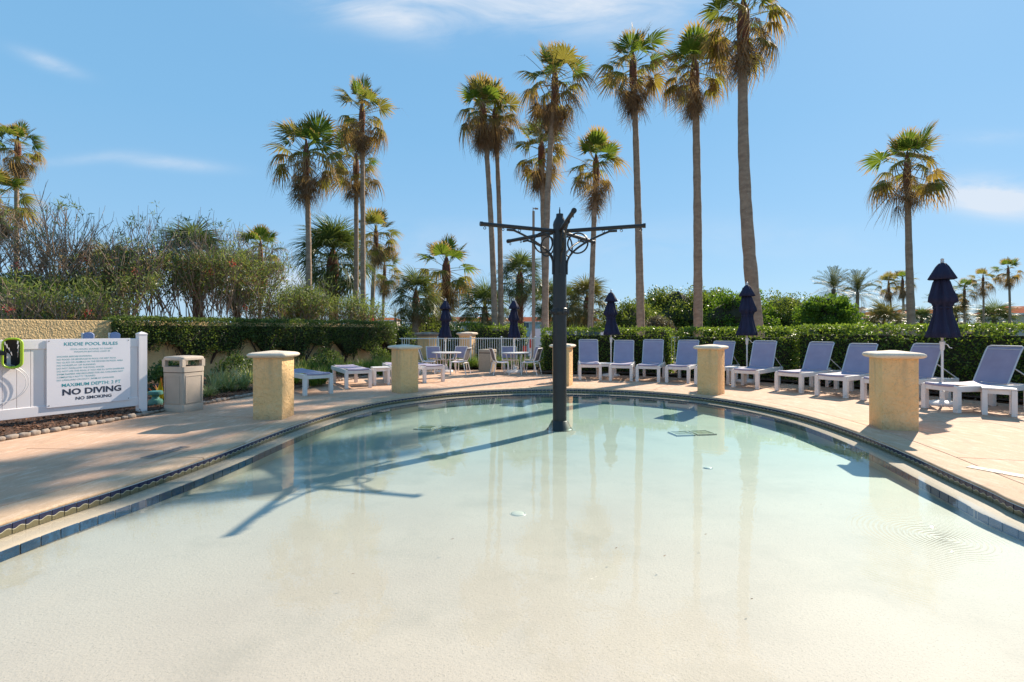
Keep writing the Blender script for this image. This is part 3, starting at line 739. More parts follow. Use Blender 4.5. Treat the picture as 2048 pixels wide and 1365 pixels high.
# ------------------------------------------------------------------ closed umbrellas
def umbrella(x, y, top, rt, seed, label, base=True):
    rr = random.Random(seed); t = tag(empty('closed_umbrella', (x, y, 0)), label, 'umbrella', 'closed navy umbrellas')
    bot = 1.36 if top > 2.75 else 1.24
    m = MB(); m.lathe([(.022, 0.05), (.022, top - .08)], 12); m.build('mast', M['white'], t, True)
    m = MB(); m.lathe([(.03, top - .085), (.034, top - .075), (.026, top - .04), (.030, top - .035), (.030, top - .01), (.018, top)], 12); m.build('finial', M['alu'], t, True)
    ph = rr.random() * 6
    bz_, ba_, bw_ = bot + rr.uniform(.45, .85), rr.uniform(0, 6.28), rr.uniform(.12, .38)
    def wob(a, z): return 1 + (.20 + .06 * math.sin(a * 2 + seed)) * math.cos(8 * a + ph + z * 1.5 + .5 * math.sin(a + z * 3)) + .10 * math.cos(3 * a + z * 4 + ph) + bw_ * math.exp(-((z - bz_) / .22) ** 2) * max(0, math.cos(a - ba_))
    Hh = top - .09 - bot
    zz = lambda k: top - .09 - Hh * k
    s = rt
    prof = [(.02, zz(0)), (.05 * s, zz(.01)), (.085 * s, zz(.05)), (.14 * s, zz(.14)), (.185 * s, zz(.215)), (.165 * s, zz(.225)), (.09 * s, zz(.222))]
    m = MB(); m.lathe(prof, 40, wob=lambda a, z: 1 + .10 * math.cos(8 * a + ph)); cn_ = m.build('valance', M['navy'], t, 'all')
    prof = [(.07 * s, zz(.20)), (.10 * s, zz(.26)), (.125 * s, zz(.36)), (.155 * s, zz(.46)), (.165 * s, zz(.52)), (.125 * s, zz(.545)), (.105 * s, zz(.60)), (.115 * s, zz(.68)), (.15 * s, zz(.80)), (.19 * s, zz(.92)), (.205 * s, zz(.99)), (.18 * s, zz(1.0)), (.03, zz(.97))]
    m = MB(); m.lathe(prof, 48, wob=wob); m.build('canopy', M['navy'], t, 'all')
    zt_ = zz(.60); m = MB(); m.lathe([(.122 * s, zt_ - .018), (.128 * s, zt_ - .016), (.128 * s, zt_ + .016), (.122 * s, zt_ + .018)], 24, (0, 0, 0)); m.box((.125 * s, -.03, zt_ - .05), (.012, .03, .10)); m.build('tie_strap', M['navy'], t, 40)
    # crank housing with handle and bulges of cloth
    m = MB(); m.lathe([(.026, 1.10), (.04, 1.13), (.04, 1.22), (.05, 1.24), (.05, 1.28), (.026, 1.30)], 12)
    m.tube([(0.03, 0, 1.24), (.09, -.02, 1.22), (.12, -.03, 1.16), (.17, -.03, 1.15)], .010, 6); m.build('crank', M['white'], t, 40)
    if base:
        m = MB(); m.lathe([(.30, 0.0), (.30, .03), (.27, .06), (.10, .09), (.045, .10), (.045, .28), (.03, .285)], 24); m.build('base', M['white'], t, 40)
    return t
umbrella(8.74, 10.4, 2.97, 1.22, 1, 'closed navy umbrella on white pole, tallest and nearest, before the right hedge')
umbrella(xw(1494, 15), 15.0, 2.93, 1.18, 2, 'closed navy umbrella leaning folds against a thick palm trunk, behind the middle pillar')
umbrella(xw(1222, 17.0), 17.0, 2.87, 1.12, 3, 'closed navy umbrella between the two leftmost raised loungers')
umbrella(xw(1028, 18.5), 18.5, 2.68, 1.05, 4, 'closed navy umbrella rising from the dining table in front of the twin palm trunks')
umbrella(xw(891, 18.7), 18.7, 2.68, 1.08, 5, 'closed navy umbrella rising from the dining table by the dark-capped fence pillar')

# ------------------------------------------------------------------ dining sets
def dining_table(x, y, label):
    t = tag(empty('dining_table', (x, y, 0)), label, 'table', 'round white dining tables')
    m = MB(); m.lathe([(.50, .68), (.535, .69), (.54, .705), (.535, .72), (.05, .722)], 40); m.build('tabletop', M['white'], t, 40)
    for k in range(4):
        a = k * math.pi / 2 + .5; dx, dy = math.cos(a), math.sin(a); m = MB()
        m.tube([(dx * .40, dy * .40, .68), (dx * .36, dy * .36, .45), (dx * .33, dy * .33, .2), (dx * .38, dy * .38, .0)], .022, 8); m.build('leg', M['white'], t, True)
    m = MB(); m.lathe([(.26, .0), (.26, .05), (.22, .09), (.06, .11), (.05, .22)], 24); m.build('umbrella_base', M['white'], t, 40)
dining_table(xw(893, 18.7), 18.7, 'white dining table at the left, between grey sling chairs')
dining_table(xw(1032, 18.5), 18.5, 'white dining table nearer the dark post, between sling chairs')
def make_chair(sl):
    t = empty('dining_chair'); w2, Hs = .27, .43
    for s in (-1, 1):
        x = s * w2
        m = MB(); m.tube([(x, -.25, 0), (x, -.24, .2), (x, -.22, Hs - .02)], .017, 7); m.build('leg', M['white'], t, True)
        m = MB(); m.tube([(x, .30, 0), (x, .25, .2), (x, .21, Hs - .02)], .017, 7); m.build('leg', M['white'], t, True)
        m = MB(); m.tube([(x, -.23, Hs), (x, 0, Hs - .01), (x, .17, Hs + .01), (x, .225, Hs + .12), (x, .26, Hs + .28), (x, .33, Hs + .47)], .017, 7); m.build('side_frame', M['white'], t, True)
    for (y, z) in ((-.24, Hs), (.33, Hs + .47), (.19, Hs - .04)):
        m = MB(); m.tube([(-w2, y, z), (w2, y, z)], .015, 7); m.build('cross_bar', M['white'], t, True)
    pr = [(-.23, Hs + .008), (-.1, Hs - .01), (.05, Hs - .015), (.15, Hs)]; pb = [(.185, Hs + .05), (.225, Hs + .14), (.255, Hs + .27), (.29, Hs + .37), (.325, Hs + .46)]
    for nm, prf, ml in (('seat_sling', pr, M['sling']), ('back_sling', pb, sl)):
        m = MB(); m.add([(xx, y, z) for y, z in prf for xx in (-w2 + .012, w2 - .012)], [(2 * j, 2 * j + 1, 2 * j + 3, 2 * j + 2) for j in range(len(prf) - 1)]); m.build(nm, ml, t, 'all')
    return t
cg = make_chair(M['sling_grey']); cb = make_chair(M['sling'])
CH = [  # px, py of centre on ground, facing (deg: direction the seat faces, 0=+x right), proto, label
    (920, 748.5, 168, cg, 'grey-backed sling chair right of the left dining table'),
    (856, 748.0, 5, cg, 'grey-backed sling chair left of the left dining table, beside the pillar'),
    (872, 742.5, -60, cb, 'pale sling chair behind the left dining table, by the dark-capped pillar'),
    (913, 742.0, -120, cb, 'sling chair almost hidden behind the grey-backed one, left dining table'),
    (1000, 749.5, 15, cg, 'brown-backed sling chair left of the right dining table, beside the concrete bin'),
    (1062, 749.5, 160, cg, 'brown-backed sling chair right of the right dining table, nearest the dark post'),
    (1020, 742.5, -82, cb, 'blue-backed sling chair behind the right dining table, back to the fence'),
    (1068, 743.5, -140, cb, 'blue-backed sling chair set askew behind the right dining table'),
]
used = set()
for px, py, face, pr_, lab in CH:
    p = at(px, py); o = pr_ if id(pr_) not in used else copy_tree(pr_); used.add(id(pr_))
    tag(o, lab, 'chair', 'sling chairs round the dining tables'); place(o, (p.x, p.y, 0), R(face + 90))

# concrete bin by the tables
b = tag(empty('concrete_bin', (at(974, 744).x, 19.1, 0), R(-25)), 'square tan concrete bin standing by the fence between the dining tables', 'litter bin')
m = MB(); m.squares([(.245, 0, .02), (.245, .66, .02)]); m.build('body', M['bin2'], b, 40)
m = MB(); m.squares([(.235, .66, .02), (.235, .70, .02)]); m.build('band', M['joint'], b)
m = MB(); m.squares([(.255, .70, .02), (.255, .79, .02), (.235, .81, .02)]); m.build('lid', M['bin2'], b, 40)

# ------------------------------------------------------------------ beige litter bin (front left)
def litter_bin():
    cx, cy = -6.19, 9.66
    t = tag(empty('litter_bin', (cx, cy, 0), R(74)), 'beige square litter bin with domed lid and open slots, left of the yellow pillar', 'litter bin')
    m = MB(); m.squares([(.225, .03, .05), (.23, .05, .05), (.24, .72, .05)], seg=4); bo = m.build('body', M['bin'], t, 40)
    m = MB(); m.squares([(.232, 0, .05), (.237, .02, .05), (.237, .11, .05), (.232, .13, .05)], seg=4); m.build('plinth', M['bin'], t, 40)
    for k in range(4):
        a = k * math.pi / 2; Mx = Matrix.Rotation(a, 3, 'Z'); m = MB()
        for (x0, x1, z0, z1) in ((-.165, .165, .655, .67), (-.165, .165, .16, .17), (-.175, -.165, .16, .67), (.165, .175, .16, .67)):
            m.box(Mx @ Vector(((x0 + x1) / 2, -.2395, (z0 + z1) / 2)), (x1 - x0, .012, z1 - z0), M=Mx)
        m.build('panel_moulding', M['bin'], bo)
    m = MB(); m.squares([(.225, .72, .05), (.225, .735, .05)]); m.build('seam', M['joint'], t)
    # hood: four corner posts, lower band, upper band, dome
    m = MB()
    m.squares([(.243, .735, .05), (.243, .835, .05)], seg=4)
    for sx in (-1, 1):
        for sy in (-1, 1): m.box((sx * .208, sy * .208, .90), (.07, .07, .14))
    m.squares([(.243, .955, .05), (.243, .990, .055), (.238, 1.008, .055), (.222, 1.020, .06), (.12, 1.032, .06), (.03, 1.036, .02)], seg=4)
    m.build('hood', M['bin'], t, 40)
    m = MB(); m.box((0, 0, .84), (.34, .34, .012)); m.build('liner', M['black'], t)
    return t
litter_bin()

# ------------------------------------------------------------------ rules fence, sign, net
FA = Vector((-6.60, 9.12, 0)); FD = Vector((-.51, -.86, 0)).normalized(); FN = Vector((-FD.y, FD.x, 0))  # normal towards pool?
if FN.x < 0: FN = -FN
FRZ = math.atan2(-FD.y, -FD.x)      # local +x runs from far left to the post (reading direction)
fen = tag(empty('privacy_fence', FA, FRZ), 'low white vinyl privacy fence carrying the rules board, left edge', 'fence')
# local frame: x along towards post (0), negative to the left; y towards back
Lf = 3.0
def fpost(x):
    m = MB(); m.box((x, 0, .725), (.127, .127, 1.41), ch=.006); p = m.build('post', M['vinyl'], fen)
    m = MB(); m.squares([(.068, 1.43, .005), (.068, 1.45, .005), (.045, 1.465, .005), (.005, 1.485, .002)]); c = m.build('post_cap', M['vinyl'], p); c.location = (x, 0, 0)
fpost(0.0); fpost(-Lf)
for z, hh, nm in ((1.29, .15, 'top_rail'), (.255, .16, 'bottom_rail')):
    m = MB(); m.box((-Lf / 2, 0, z), (Lf - .128, .045, hh), ch=.006); m.build(nm, M['vinyl'], fen)
npl = 18; pw = (Lf - .13) / npl
bm_ = MB(); bm_.box((0, 0, 0), (pw - .006, .022, .90), ch=.004); bme = bm_.mesh('board', M['vinyl'])
for k in range(npl): o = link_mesh('board', bme, fen, (-Lf + .065 + pw * (k + .5), 0, .77))
sgn = tag(empty('rules_sign', FA, FRZ), 'white KIDDIE POOL RULES board in teal and black letters on the white fence', 'sign')
SW, SH, SX0, SZ0 = 1.13, 1.075, -1.32, .295
m = MB(); m.box((SX0 + SW / 2, -.036, SZ0 + SH / 2), (SW, .012, SH), ch=.002); m.build('board', M['signwhite'], sgn)
def text(s, xf0, xf1, yf, caph, matl, bold=0.0, name='lettering'):
    cu = bpy.data.curves.new(name, 'FONT'); cu.body = s; cu.size = 1.0; cu.offset = bold; cu.resolution_u = 3; cu.fill_mode = 'FRONT'
    ob = bpy.data.objects.new('tmp', cu); COL.objects.link(ob); bpy.context.view_layer.update()
    me = bpy.data.meshes.new_from_object(ob.evaluated_get(bpy.context.evaluated_depsgraph_get())); COL.objects.unlink(ob); bpy.data.objects.remove(ob)
    n_ = len(me.vertices); co = np.zeros(n_ * 3, dtype=np.float32); me.vertices.foreach_get('co', co); co = co.reshape(-1, 3)
    lo, hi = co.min(0), co.max(0); k = (xf1 - xf0) * SW / (hi[0] - lo[0])
    # cap height in font units ~0.70
    ky = caph / 0.70
    out = np.zeros_like(co); out[:, 0] = SX0 + xf0 * SW + (co[:, 0] - lo[0]) * k; out[:, 1] = -.0434; out[:, 2] = SZ0 + SH * (1 - yf) + (co[:, 1] - 0.35) * ky
    me.vertices.foreach_set('co', out.ravel()); me.update(); me.materials.clear(); me.materials.append(matl)
    link_mesh(name, me, sgn)
T_, K_ = M['teal_ink'], M['dark_ink']
text('KIDDIE POOL RULES', .19, .835, .075, .052, T_, .012)
text('POOL HOURS: SUNRISE TO SUNSET', .265, .77, .155, .024, T_)
text('MAXIMUM BATHING LOAD 40', .305, .735, .195, .024, T_)
lines = [('SHOWER BEFORE ENTERING', .11, .51), ('NO FOOD OR BEVERAGE IN POOL OR WET POOL', .11, .815), ('NO GLASS OR ANIMALS IN THE FENCED IN POOL AREA', .11, .90), ('NO HORSEPLAY OR RUNNING', .11, .555),
         ('DO NOT SWALLOW THE POOL WATER', .11, .665), ('DO NOT USE THE POOL IF YOU ARE ILL WITH DIARRHEA', .11, .92), ('SWIM DIAPERS ARE REQUIRED FOR ALL CHILDREN NOT', .11, .905), ('COMPLETELY POTTY TRAINED', .11, .555), ('NO LIFEGUARD ON DUTY. SWIM AT OWN RISK', .11, .79)]
for i, (s_, a_, b_) in enumerate(lines): text(s_, a_, b_, .262 + i * .0435, .025, T_, .004)
text('MAXIMUM DEPTH: 2 FT', .165, .875, .685, .052, T_, .012)
text('NO DIVING', .17, .88, .79, .092, K_, .035)
text('NO SMOKING', .32, .755, .895, .048, K_, .03)
m = MB()
for fx in (.025, .975):
    for fz in (.03, .97): m.tube([(SX0 + SW * fx, -.040, SZ0 + SH * fz), (SX0 + SW * fx, -.0455, SZ0 + SH * fz)], .008, 8)
m.build('screws', M['joint'], sgn)

# leaf skimmer net hung on the fence
net = tag(empty('skimmer_net', FA, FRZ), 'lime green pool skimmer net with black mesh bag hanging on the white fence', 'pool net')
def rrect(cx, cz, hx, hz, r, y, n=6):
    pts = []
    for q, (sx, sz) in enumerate(((1, 1), (-1, 1), (-1, -1), (1, -1))):
        for k in range(n + 1): a = q * math.pi / 2 + k / n * math.pi / 2; pts.append(Vector((cx + sx * (hx - r) + r * math.cos(a), y, cz + sz * (hz - r) + r * math.sin(a))))
    return pts
NXC, NZC = -1.745, 1.17
fr_ = rrect(NXC, NZC, .10, .215, .08, -.16); m = MB(); 
tilt = lambda p: Vector((p.x, p.y - (p.x - NXC) * .35, p.z))
m.tube([tilt(p) for p in fr_ + [fr_[0]]], .014, 8, cap=False)
f2 = rrect(NXC, NZC, .09, .205, .07, -.13); m.tube([tilt(p) for p in f2 + [f2[0]]], .010, 6, cap=False); m.build('net_frame', M['lime'], net, True)
m = MB(); f3 = [tilt(p) for p in rrect(NXC, NZC, .09, .205, .07, -.14)]; n3 = len(f3); vs = []
for j in range(5):
    k = j / 4
    for p in f3: vs.append(Vector((p.x * (1 - .55 * k) + (NXC + .08) * .55 * k, p.y + .13 * math.sin(k * 1.5) - .02 * k, p.z * (1 - .5 * k) + (NZC - .16) * .5 * k - .06 * k)))
m.add(vs, [(j * n3 + i, j * n3 + (i + 1) % n3, (j + 1) * n3 + (i + 1) % n3, (j + 1) * n3 + i) for j in range(4) for i in range(n3) if (i + j) % 7 != 3] + [tuple(4 * n3 + i for i in range(n3))])
m.build('net_bag', M['mesh_black'], net, 'all')
m = MB(); m.tube([(-1.93, -.12, 1.50), (-1.93, -.13, .95)], .016, 8); m.build('handle', M['white'], net, True)
m = MB(); m.box((-1.88, -.13, 1.175), (.10, .05, .06)); m.build('clamp', M['black'], net)
cbl = tag(empty('hanging_cable', FA, FRZ), 'thin grey cable looping down the face of the white fence below the net', 'cable')
m = MB(); pth = []
for i in range(28):
    t_ = i / 27; a = R(100 - 190 * t_); pth.append(Vector((-1.95 + .42 * max(0, math.cos(a)) ** .9 * (1 if t_ < 1 else 1), -.05, .73 + .30 * math.sin(a))))
pth = [Vector((-2.15, -.05, 1.02))] + pth + [Vector((-1.98, -.05, .36)), Vector((-2.25, -.05, .30))]
m.tube(pth, .0045, 5); m.tube([p + Vector((-.035, -.006, -.012)) for p in pth], .0045, 5); m.build('cable', M['alu'], cbl, True)
# two pale blue handles showing above the fence
for i, (px, yy_) in enumerate(((175, 9.9), (228, 10.3))):
    p = tag(empty('lift_handle', (xw(px, yy_), yy_, 0), R(20)), ('darker blue' if i == 0 else 'paler rounded') + ' pad peeping over the white fence ' + ('behind the word POOL' if i == 0 else 'nearest the hedge'), 'handle', 'blue pads behind the white fence')
    m = MB(); m.box((-.075, 0, .73), (.03, .05, 1.46), ch=.005); m.build('post', M['white'], p)
    m = MB(); pts = [(-.055, 1.30), (.10, 1.30), (.105, 1.42), (.08, 1.455), (.03, 1.475), (-.02, 1.47), (-.055, 1.45)]
    m.add([(x, -.02, z) for x, z in pts] + [(x, .02, z) for x, z in pts], [tuple(range(7)), tuple(range(13, 6, -1))] + [(k, (k + 1) % 7 + 0, (k + 1) % 7 + 7, k + 7) for k in range(7)]); m.build('pad', M['pale_blue'], p)

# teal pot
p = at(312, 818); t = tag(empty('teal_pot', (xw(311, 9.9), 9.9, 0)), 'small teal plastic two-tier pot between the white fence post and the beige bin', 'pot')
m = MB(); m.lathe([(.105, 0), (.12, .03), (.125, .13), (.115, .17), (.07, .185), (.06, .22)], 24); m.build('lower_bowl', M['tealpot'], t, 40)
m = MB(); m.lathe([(.055, .22), (.07, .26), (.12, .27), (.125, .29), (.12, .33), (.09, .34)], 24); m.build('upper_bowl', M['tealpot'], t, 40)

# ------------------------------------------------------------------ stucco wall behind left
wd = Vector((.542, .84, 0)).normalized(); wn = Vector((wd.y, -wd.x, 0))
wb = Vector((-12.6, 12.0, 0)) - wd * 4
wl = tag(empty('garden_wall', wb, math.atan2(wd.y, wd.x)), 'yellow textured stucco garden wall behind the white fence and hedge', 'wall')
m = MB(); m.box((8.1, .1, .88), (16.2, .2, 1.80), ch=.012); m.build('wall_face', M['stucco_wall'], wl)
wl2 = tag(empty('side_wall', (-15.2, 7.6, 0)), 'end return of the stucco garden wall outside the left edge', 'wall')
m = MB(); m.box((0, -4, .88), (.2, 8, 1.8)); m.build('wall_face', M['stucco_wall'], wl2)

# ------------------------------------------------------------------ beds and edging stones
def bed(name, poly, z=0.02, ztop=0.07, label=None):
    bm = bmesh.new(); vs = [bm.verts.new((x, y, z)) for x, y in poly]; f = bm.faces.new(vs)
    if f.normal.z < 0: f.normal_flip()
    bm.normal_update()
    ins = bmesh.ops.inset_region(bm, faces=[f], thickness=0.12)
    cen = f
    for v_ in f.verts: v_.co.z = ztop
    bmesh.ops.triangulate(bm, faces=bm.faces[:])
    me = bpy.data.meshes.new(name); bm.to_mesh(me); bm.free(); me.materials.append(M['mulch'])
    for p_ in me.polygons: pass
    o = link_mesh(name, me); tag(o, kind='structure'); return o
edgeL = [(-8.3, 3.0), (-7.7, 5.0), (-7.12, 6.4), (-6.85, 7.4), (-6.62, 8.4), (-6.50, 9.1), (-6.42, 9.9), (-6.24, 10.6), (-6.05, 11.6), (-5.75, 12.9), (-5.45, 14.3), (-4.95, 15.8), (-4.3, 17.2), (-4.1, 19.0), (-4.0, 20.0)]
bed('planting_bed', edgeL + [(-4.3, 24), (-6.5, 25), (-13.5, 14), (-16, 8), (-16, 3)])
bed('hedge_bed', [(1.0, 17.6), (2.6, 17.55), (4.3, 17.0), (6.2, 15.9), (7.5, 14.7), (8.7, 13.3), (9.5, 11.9), (10.3, 10.2), (11.2, 7.6), (13.6, 8), (12, 13), (9.3, 17.2), (5, 20.2), (1.0, 20.4)])
bed('fence_bed', [(-3.7, 19.75), (1.0, 19.75), (2.2, 19.9), (2.2, 21.6), (-3.9, 21.6)])
S_ = spline(edgeL, 0.135)
es = tag(empty('stone_edging'), 'row of pale rounded stones edging the mulch bed along the left deck', 'edging')
stm = []
for k in range(5):
    m = MB(); rr = random.Random(k); hx = .054 + rr.random() * .012; vs = []
    rings_ = []
    bm = bmesh.new(); bmesh.ops.create_icosphere(bm, subdivisions=2, radius=1)
    for v_ in bm.verts:
        c_ = v_.co; q_ = 1 + .12 * math.sin(c_.x * 3 + k) * math.cos(c_.y * 4 + k * 2) + .06 * math.sin(c_.z * 9 + k)
        sx = lambda t: math.copysign(abs(t) ** .7, t)
        v_.co = Vector((sx(c_.x) * hx * q_, sx(c_.y) * .05 * q_, sx(c_.z) * .038 * q_))
    me = bpy.data.meshes.new('stone'); bm.to_mesh(me); bm.free(); me.materials.append(M['stone']); me.polygons.foreach_set('use_smooth', [True] * len(me.polygons)); stm.append(me)
SN = normals(S_)
for i in range(len(S_)):
    if S_[i][1] < 5.2: continue
    o = link_mesh('stone', stm[i % 5], es, (S_[i][0] + rnd.uniform(-.012, .012), S_[i][1], .03), math.atan2(-SN[i][0], SN[i][1]) + rnd.uniform(-.15, .15))
    sc_ = rnd.uniform(.85, 1.15); o.scale = (sc_ * 1.14, sc_, sc_ * rnd.uniform(.8, 1.15))

# ------------------------------------------------------------------ scattered leaf meshes
def leaf_quads(P, D, Nn, Ln, Wn):
    """diamond quads: P base, D axis, Nn side dir; returns V,Q,uv"""
    n = len(P); V = np.empty((n, 4, 3)); V[:, 0] = P; V[:, 1] = P + D * (Ln * .5)[:, None] + Nn * (Wn * .5)[:, None]; V[:, 2] = P + D * Ln[:, None]; V[:, 3] = P + D * (Ln * .5)[:, None] - Nn * (Wn * .5)[:, None]
    r_ = rg.random(n); uv = np.zeros((n, 4, 2)); uv[:, :, 1] = r_[:, None]; uv[:, 0, 0] = 0; uv[:, 1, 0] = .5; uv[:, 2, 0] = 1; uv[:, 3, 0] = .5
    return V.reshape(-1, 3), np.arange(n * 4).reshape(n, 4), uv.reshape(-1, 2)
def unit(A): return A / (np.linalg.norm(A, axis=1)[:, None] + 1e-9)
def rand_leaves(P, L, Wd, bias=None, bamt=0.7, Lj=.35):
    n = len(P); D = rg.normal(size=(n, 3));
    if bias is not None: D = D * 1.0 + np.asarray(bias) * bamt * 1.7
    D = unit(D); S = unit(np.cross(D, rg.normal(size=(n, 3))))
    Ln = L * (1 + Lj * rg.uniform(-1, 1, n)); Wn = Wd * (1 + Lj * rg.uniform(-1, 1, n))
    return leaf_quads(P, D, S, Ln, Wn)
def vnoise(P, s, seed=0):
    """cheap smooth noise"""
    r_ = np.random.default_rng(seed); o = np.zeros(len(P))
    for k in range(5):
        d = r_.normal(size=3) * s * (1.6 ** k * .6); o += np.sin(P @ d + r_.uniform(0, 6.28)) / (1.25 ** k)
    return o / 3.0

# mulch chips and leaf litter
def poly_pts(poly, n):
    P = np.array(poly); lo, hi = P.min(0), P.max(0); out = []
    Q = rg.uniform(lo, hi, (n * 3, 2)); ins = np.zeros(len(Q), bool); j = len(P) - 1
    for i in range(len(P)):
        c = ((P[i, 1] > Q[:, 1]) != (P[j, 1] > Q[:, 1])) & (Q[:, 0] < (P[j, 0] - P[i, 0]) * (Q[:, 1] - P[i, 1]) / (P[j, 1] - P[i, 1] + 1e-12) + P[i, 0]); ins ^= c; j = i
    return Q[ins][:n]
def chips(name, poly, n, z, L, Wd, ml):
    Q = poly_pts(poly, n); P = np.c_[Q, np.full(len(Q), z) + rg.uniform(0, .03, len(Q))]
    D = rg.normal(size=P.shape); D[:, 2] *= .25; D = unit(D); S = unit(np.cross(D, np.array([0, 0, 1.0]) + rg.normal(size=P.shape) * .4))
    V, Qd, uv = leaf_quads(P, D, S, L * (1 + .5 * rg.uniform(-1, 1, len(P))), Wd * (1 + .5 * rg.uniform(-1, 1, len(P))))
    o = link_mesh(name, np_mesh(name, V, Qd, ml, uv)); tag(o, kind='stuff'); return o
chips('bark_mulch', edgeL[1:9] + [(-8, 11), (-9.5, 8), (-9.5, 5)], 9000, .07, .05, .022, M['chip'])
chips('bark_mulch', edgeL[8:] + [(-5, 21), (-8, 17), (-8.5, 12)], 5000, .07, .06, .025, M['chip'])
chips('bark_mulch', [(1.0, 17.9), (4.3, 17.3), (7.5, 15.0), (9.5, 12.2), (11.2, 8), (12, 9), (8.5, 16), (4, 18.8), (1, 19)], 6000, .07, .07, .03, M['chip'])
chips('leaf_litter', [(1.6, 16.6), (4.3, 16.0), (6.9, 14.2), (8.4, 12.3), (9.6, 9.6), (10.4, 10.2), (9.0, 13.6), (7.2, 15.4), (4.3, 17.4), (1.6, 17.9)], 700, .006, .055, .02, M['litter'])

# strap-leaf clumps
def blades(n, L, Wd, spread, ml, name, seed, seg=4):
    r_ = np.random.default_rng(seed); a = r_.uniform(0, 6.283, n); e = r_.uniform(.15, 1.0, n) * spread; Ln = L * r_.uniform(.6, 1.1, n)
    V = np.zeros((n, (seg + 1) * 2, 3)); uv = np.zeros((n, (seg + 1) * 2, 2)); base = r_.normal(size=(n, 2)) * .04
    dirx, diry = np.cos(a), np.sin(a)
    for k in range(seg + 1):
        t = k / seg; out = Ln * (np.sin(e) * t + .35 * e * t * t); z = Ln * (np.cos(e) * t - .45 * e * t ** 2.2)
        w_ = Wd * (1 - t ** 2) * .5 + .001
        for s, q in ((-1, 0), (1, 1)):
            V[:, 2 * k + q, 0] = base[:, 0] + dirx * out - diry * w_ * s; V[:, 2 * k + q, 1] = base[:, 1] + diry * out + dirx * w_ * s; V[:, 2 * k + q, 2] = z
        uv[:, 2 * k:2 * k + 2, 0] = t
    uv[:, :, 1] = r_.random(n)[:, None]
    Q = []
    for k in range(seg): Q.append(np.array([2 * k, 2 * k + 1, 2 * k + 3, 2 * k + 2]))
    Q = (np.arange(n)[:, None, None] * (seg + 1) * 2 + np.array(Q)[None]).reshape(-1, 4)
    return np_mesh(name, V.reshape(-1, 3), Q, ml, uv.reshape(-1, 2))
bl_g = [blades(130, .48, .014, 1.0, M['blade'], 'grass_clump', 30 + i) for i in range(3)]
bl_p = [blades(95, .55, .024, .95, M['blade_pale'], 'strap_plant', 40 + i) for i in range(3)]
bl_c = blades(26, .45, .06, .6, M['croton'], 'croton', 50)
COVER = {}
def clump(me, x, y, sc, lab, grp, name):
    if name == 'grass_clump':
        COVER.setdefault(grp, []).append((me, x, y, sc)); return
    o = link_mesh(name, me, None, (x, y, .04), rnd.uniform(0, 6)); o.scale = (sc, sc, sc * rnd.uniform(.9, 1.15)); tag(o, lab, 'plant', grp); return o
PLAB = ['pale striped strappy plant nearest the beige bin, leaning over the edging stones', 'fullest pale striped strappy plant, in front between bin and yellow pillar', 'pale striped strappy plant in the front row beside the yellow pillar',
 'pale strappy plant in the middle of the back row under the dark hedge', 'pale strappy plant behind the fullest one, towards the yellow pillar', 'pale strappy plant in the back row half behind the yellow pillar', 'pale strappy plant in the back row behind the beige bin', 'small pale strappy plant at the foot of the beige bin']
for i, (px, py, sc) in enumerate([(432, 788, 1.05), (458, 786, 1.2), (485, 782, 1.1), (446, 772, 1.1), (474, 768, 1.1), (500, 770, 1.15), (425, 770, 1.1), (418, 796, .8)]):
    p = at(px, py, .04); clump(bl_p[i % 3], p.x, p.y, sc, PLAB[i], 'pale strappy plants beside the beige bin', 'strap_plant')
for i in range(30):
    px = 598 + i * 6.4; yb = 16.2 + rnd.uniform(-.5, 1.6) + i * .05
    clump(bl_g[i % 3], xw(px, yb), yb, rnd.uniform(.95, 1.5), 'bright green grassy clump in the bed behind the flat loungers', 'grassy clumps behind the flat loungers', 'grass_clump')
for i in range(10):
    px = 590 + i * 6; yb = 14.0 + rnd.uniform(-.4, 1.2)
    clump(bl_g[i % 3], xw(px, yb), yb, rnd.uniform(.9, 1.2), 'bright green grassy clump beside the left yellow pillar', 'grassy clumps behind the flat loungers', 'grass_clump')
for i in range(26):
    x = -3.4 + i * .215; clump(bl_g[i % 3], x, 20.05 + rnd.uniform(-.1, .35), rnd.uniform(.9, 1.35), 'dark green grassy clump at the foot of the white picket fence', 'grassy clumps along the picket fence', 'grass_clump')
for gi, (g_, lst) in enumerate(COVER.items()):
    VV, QQ, UU = [], [], []; o_ = 0
    for me, x, y, sc in lst:
        n_ = len(me.vertices); co = np.empty(n_ * 3, dtype=np.float32); me.vertices.foreach_get('co', co); co = co.reshape(-1, 3) * sc
        a = rnd.uniform(0, 6.28); ca, sa = math.cos(a), math.sin(a); co = np.c_[co[:, 0] * ca - co[:, 1] * sa + x, co[:, 0] * sa + co[:, 1] * ca + y, co[:, 2] + .04]
        q = np.empty(len(me.loops), dtype=np.int32); me.loops.foreach_get('vertex_index', q); u_ = np.empty(len(me.loops) * 2, dtype=np.float32); me.uv_layers[0].data.foreach_get('uv', u_); u_ = u_.reshape(-1, 2)
        uvv = np.zeros((n_, 2)); uvv[q] = u_; VV.append(co); QQ.append(q.reshape(-1, 4) + o_); UU.append(uvv); o_ += n_
    tag(link_mesh('grass_cover', np_mesh('grass_cover', np.vstack(VV), np.vstack(QQ), M['blade'], np.vstack(UU))), kind='stuff')
p = at(322, 800); clump(bl_c, xw(322, 10.2), 10.2, 1.25, 'yellow and orange croton between the white fence post and the beige bin', None, 'croton')

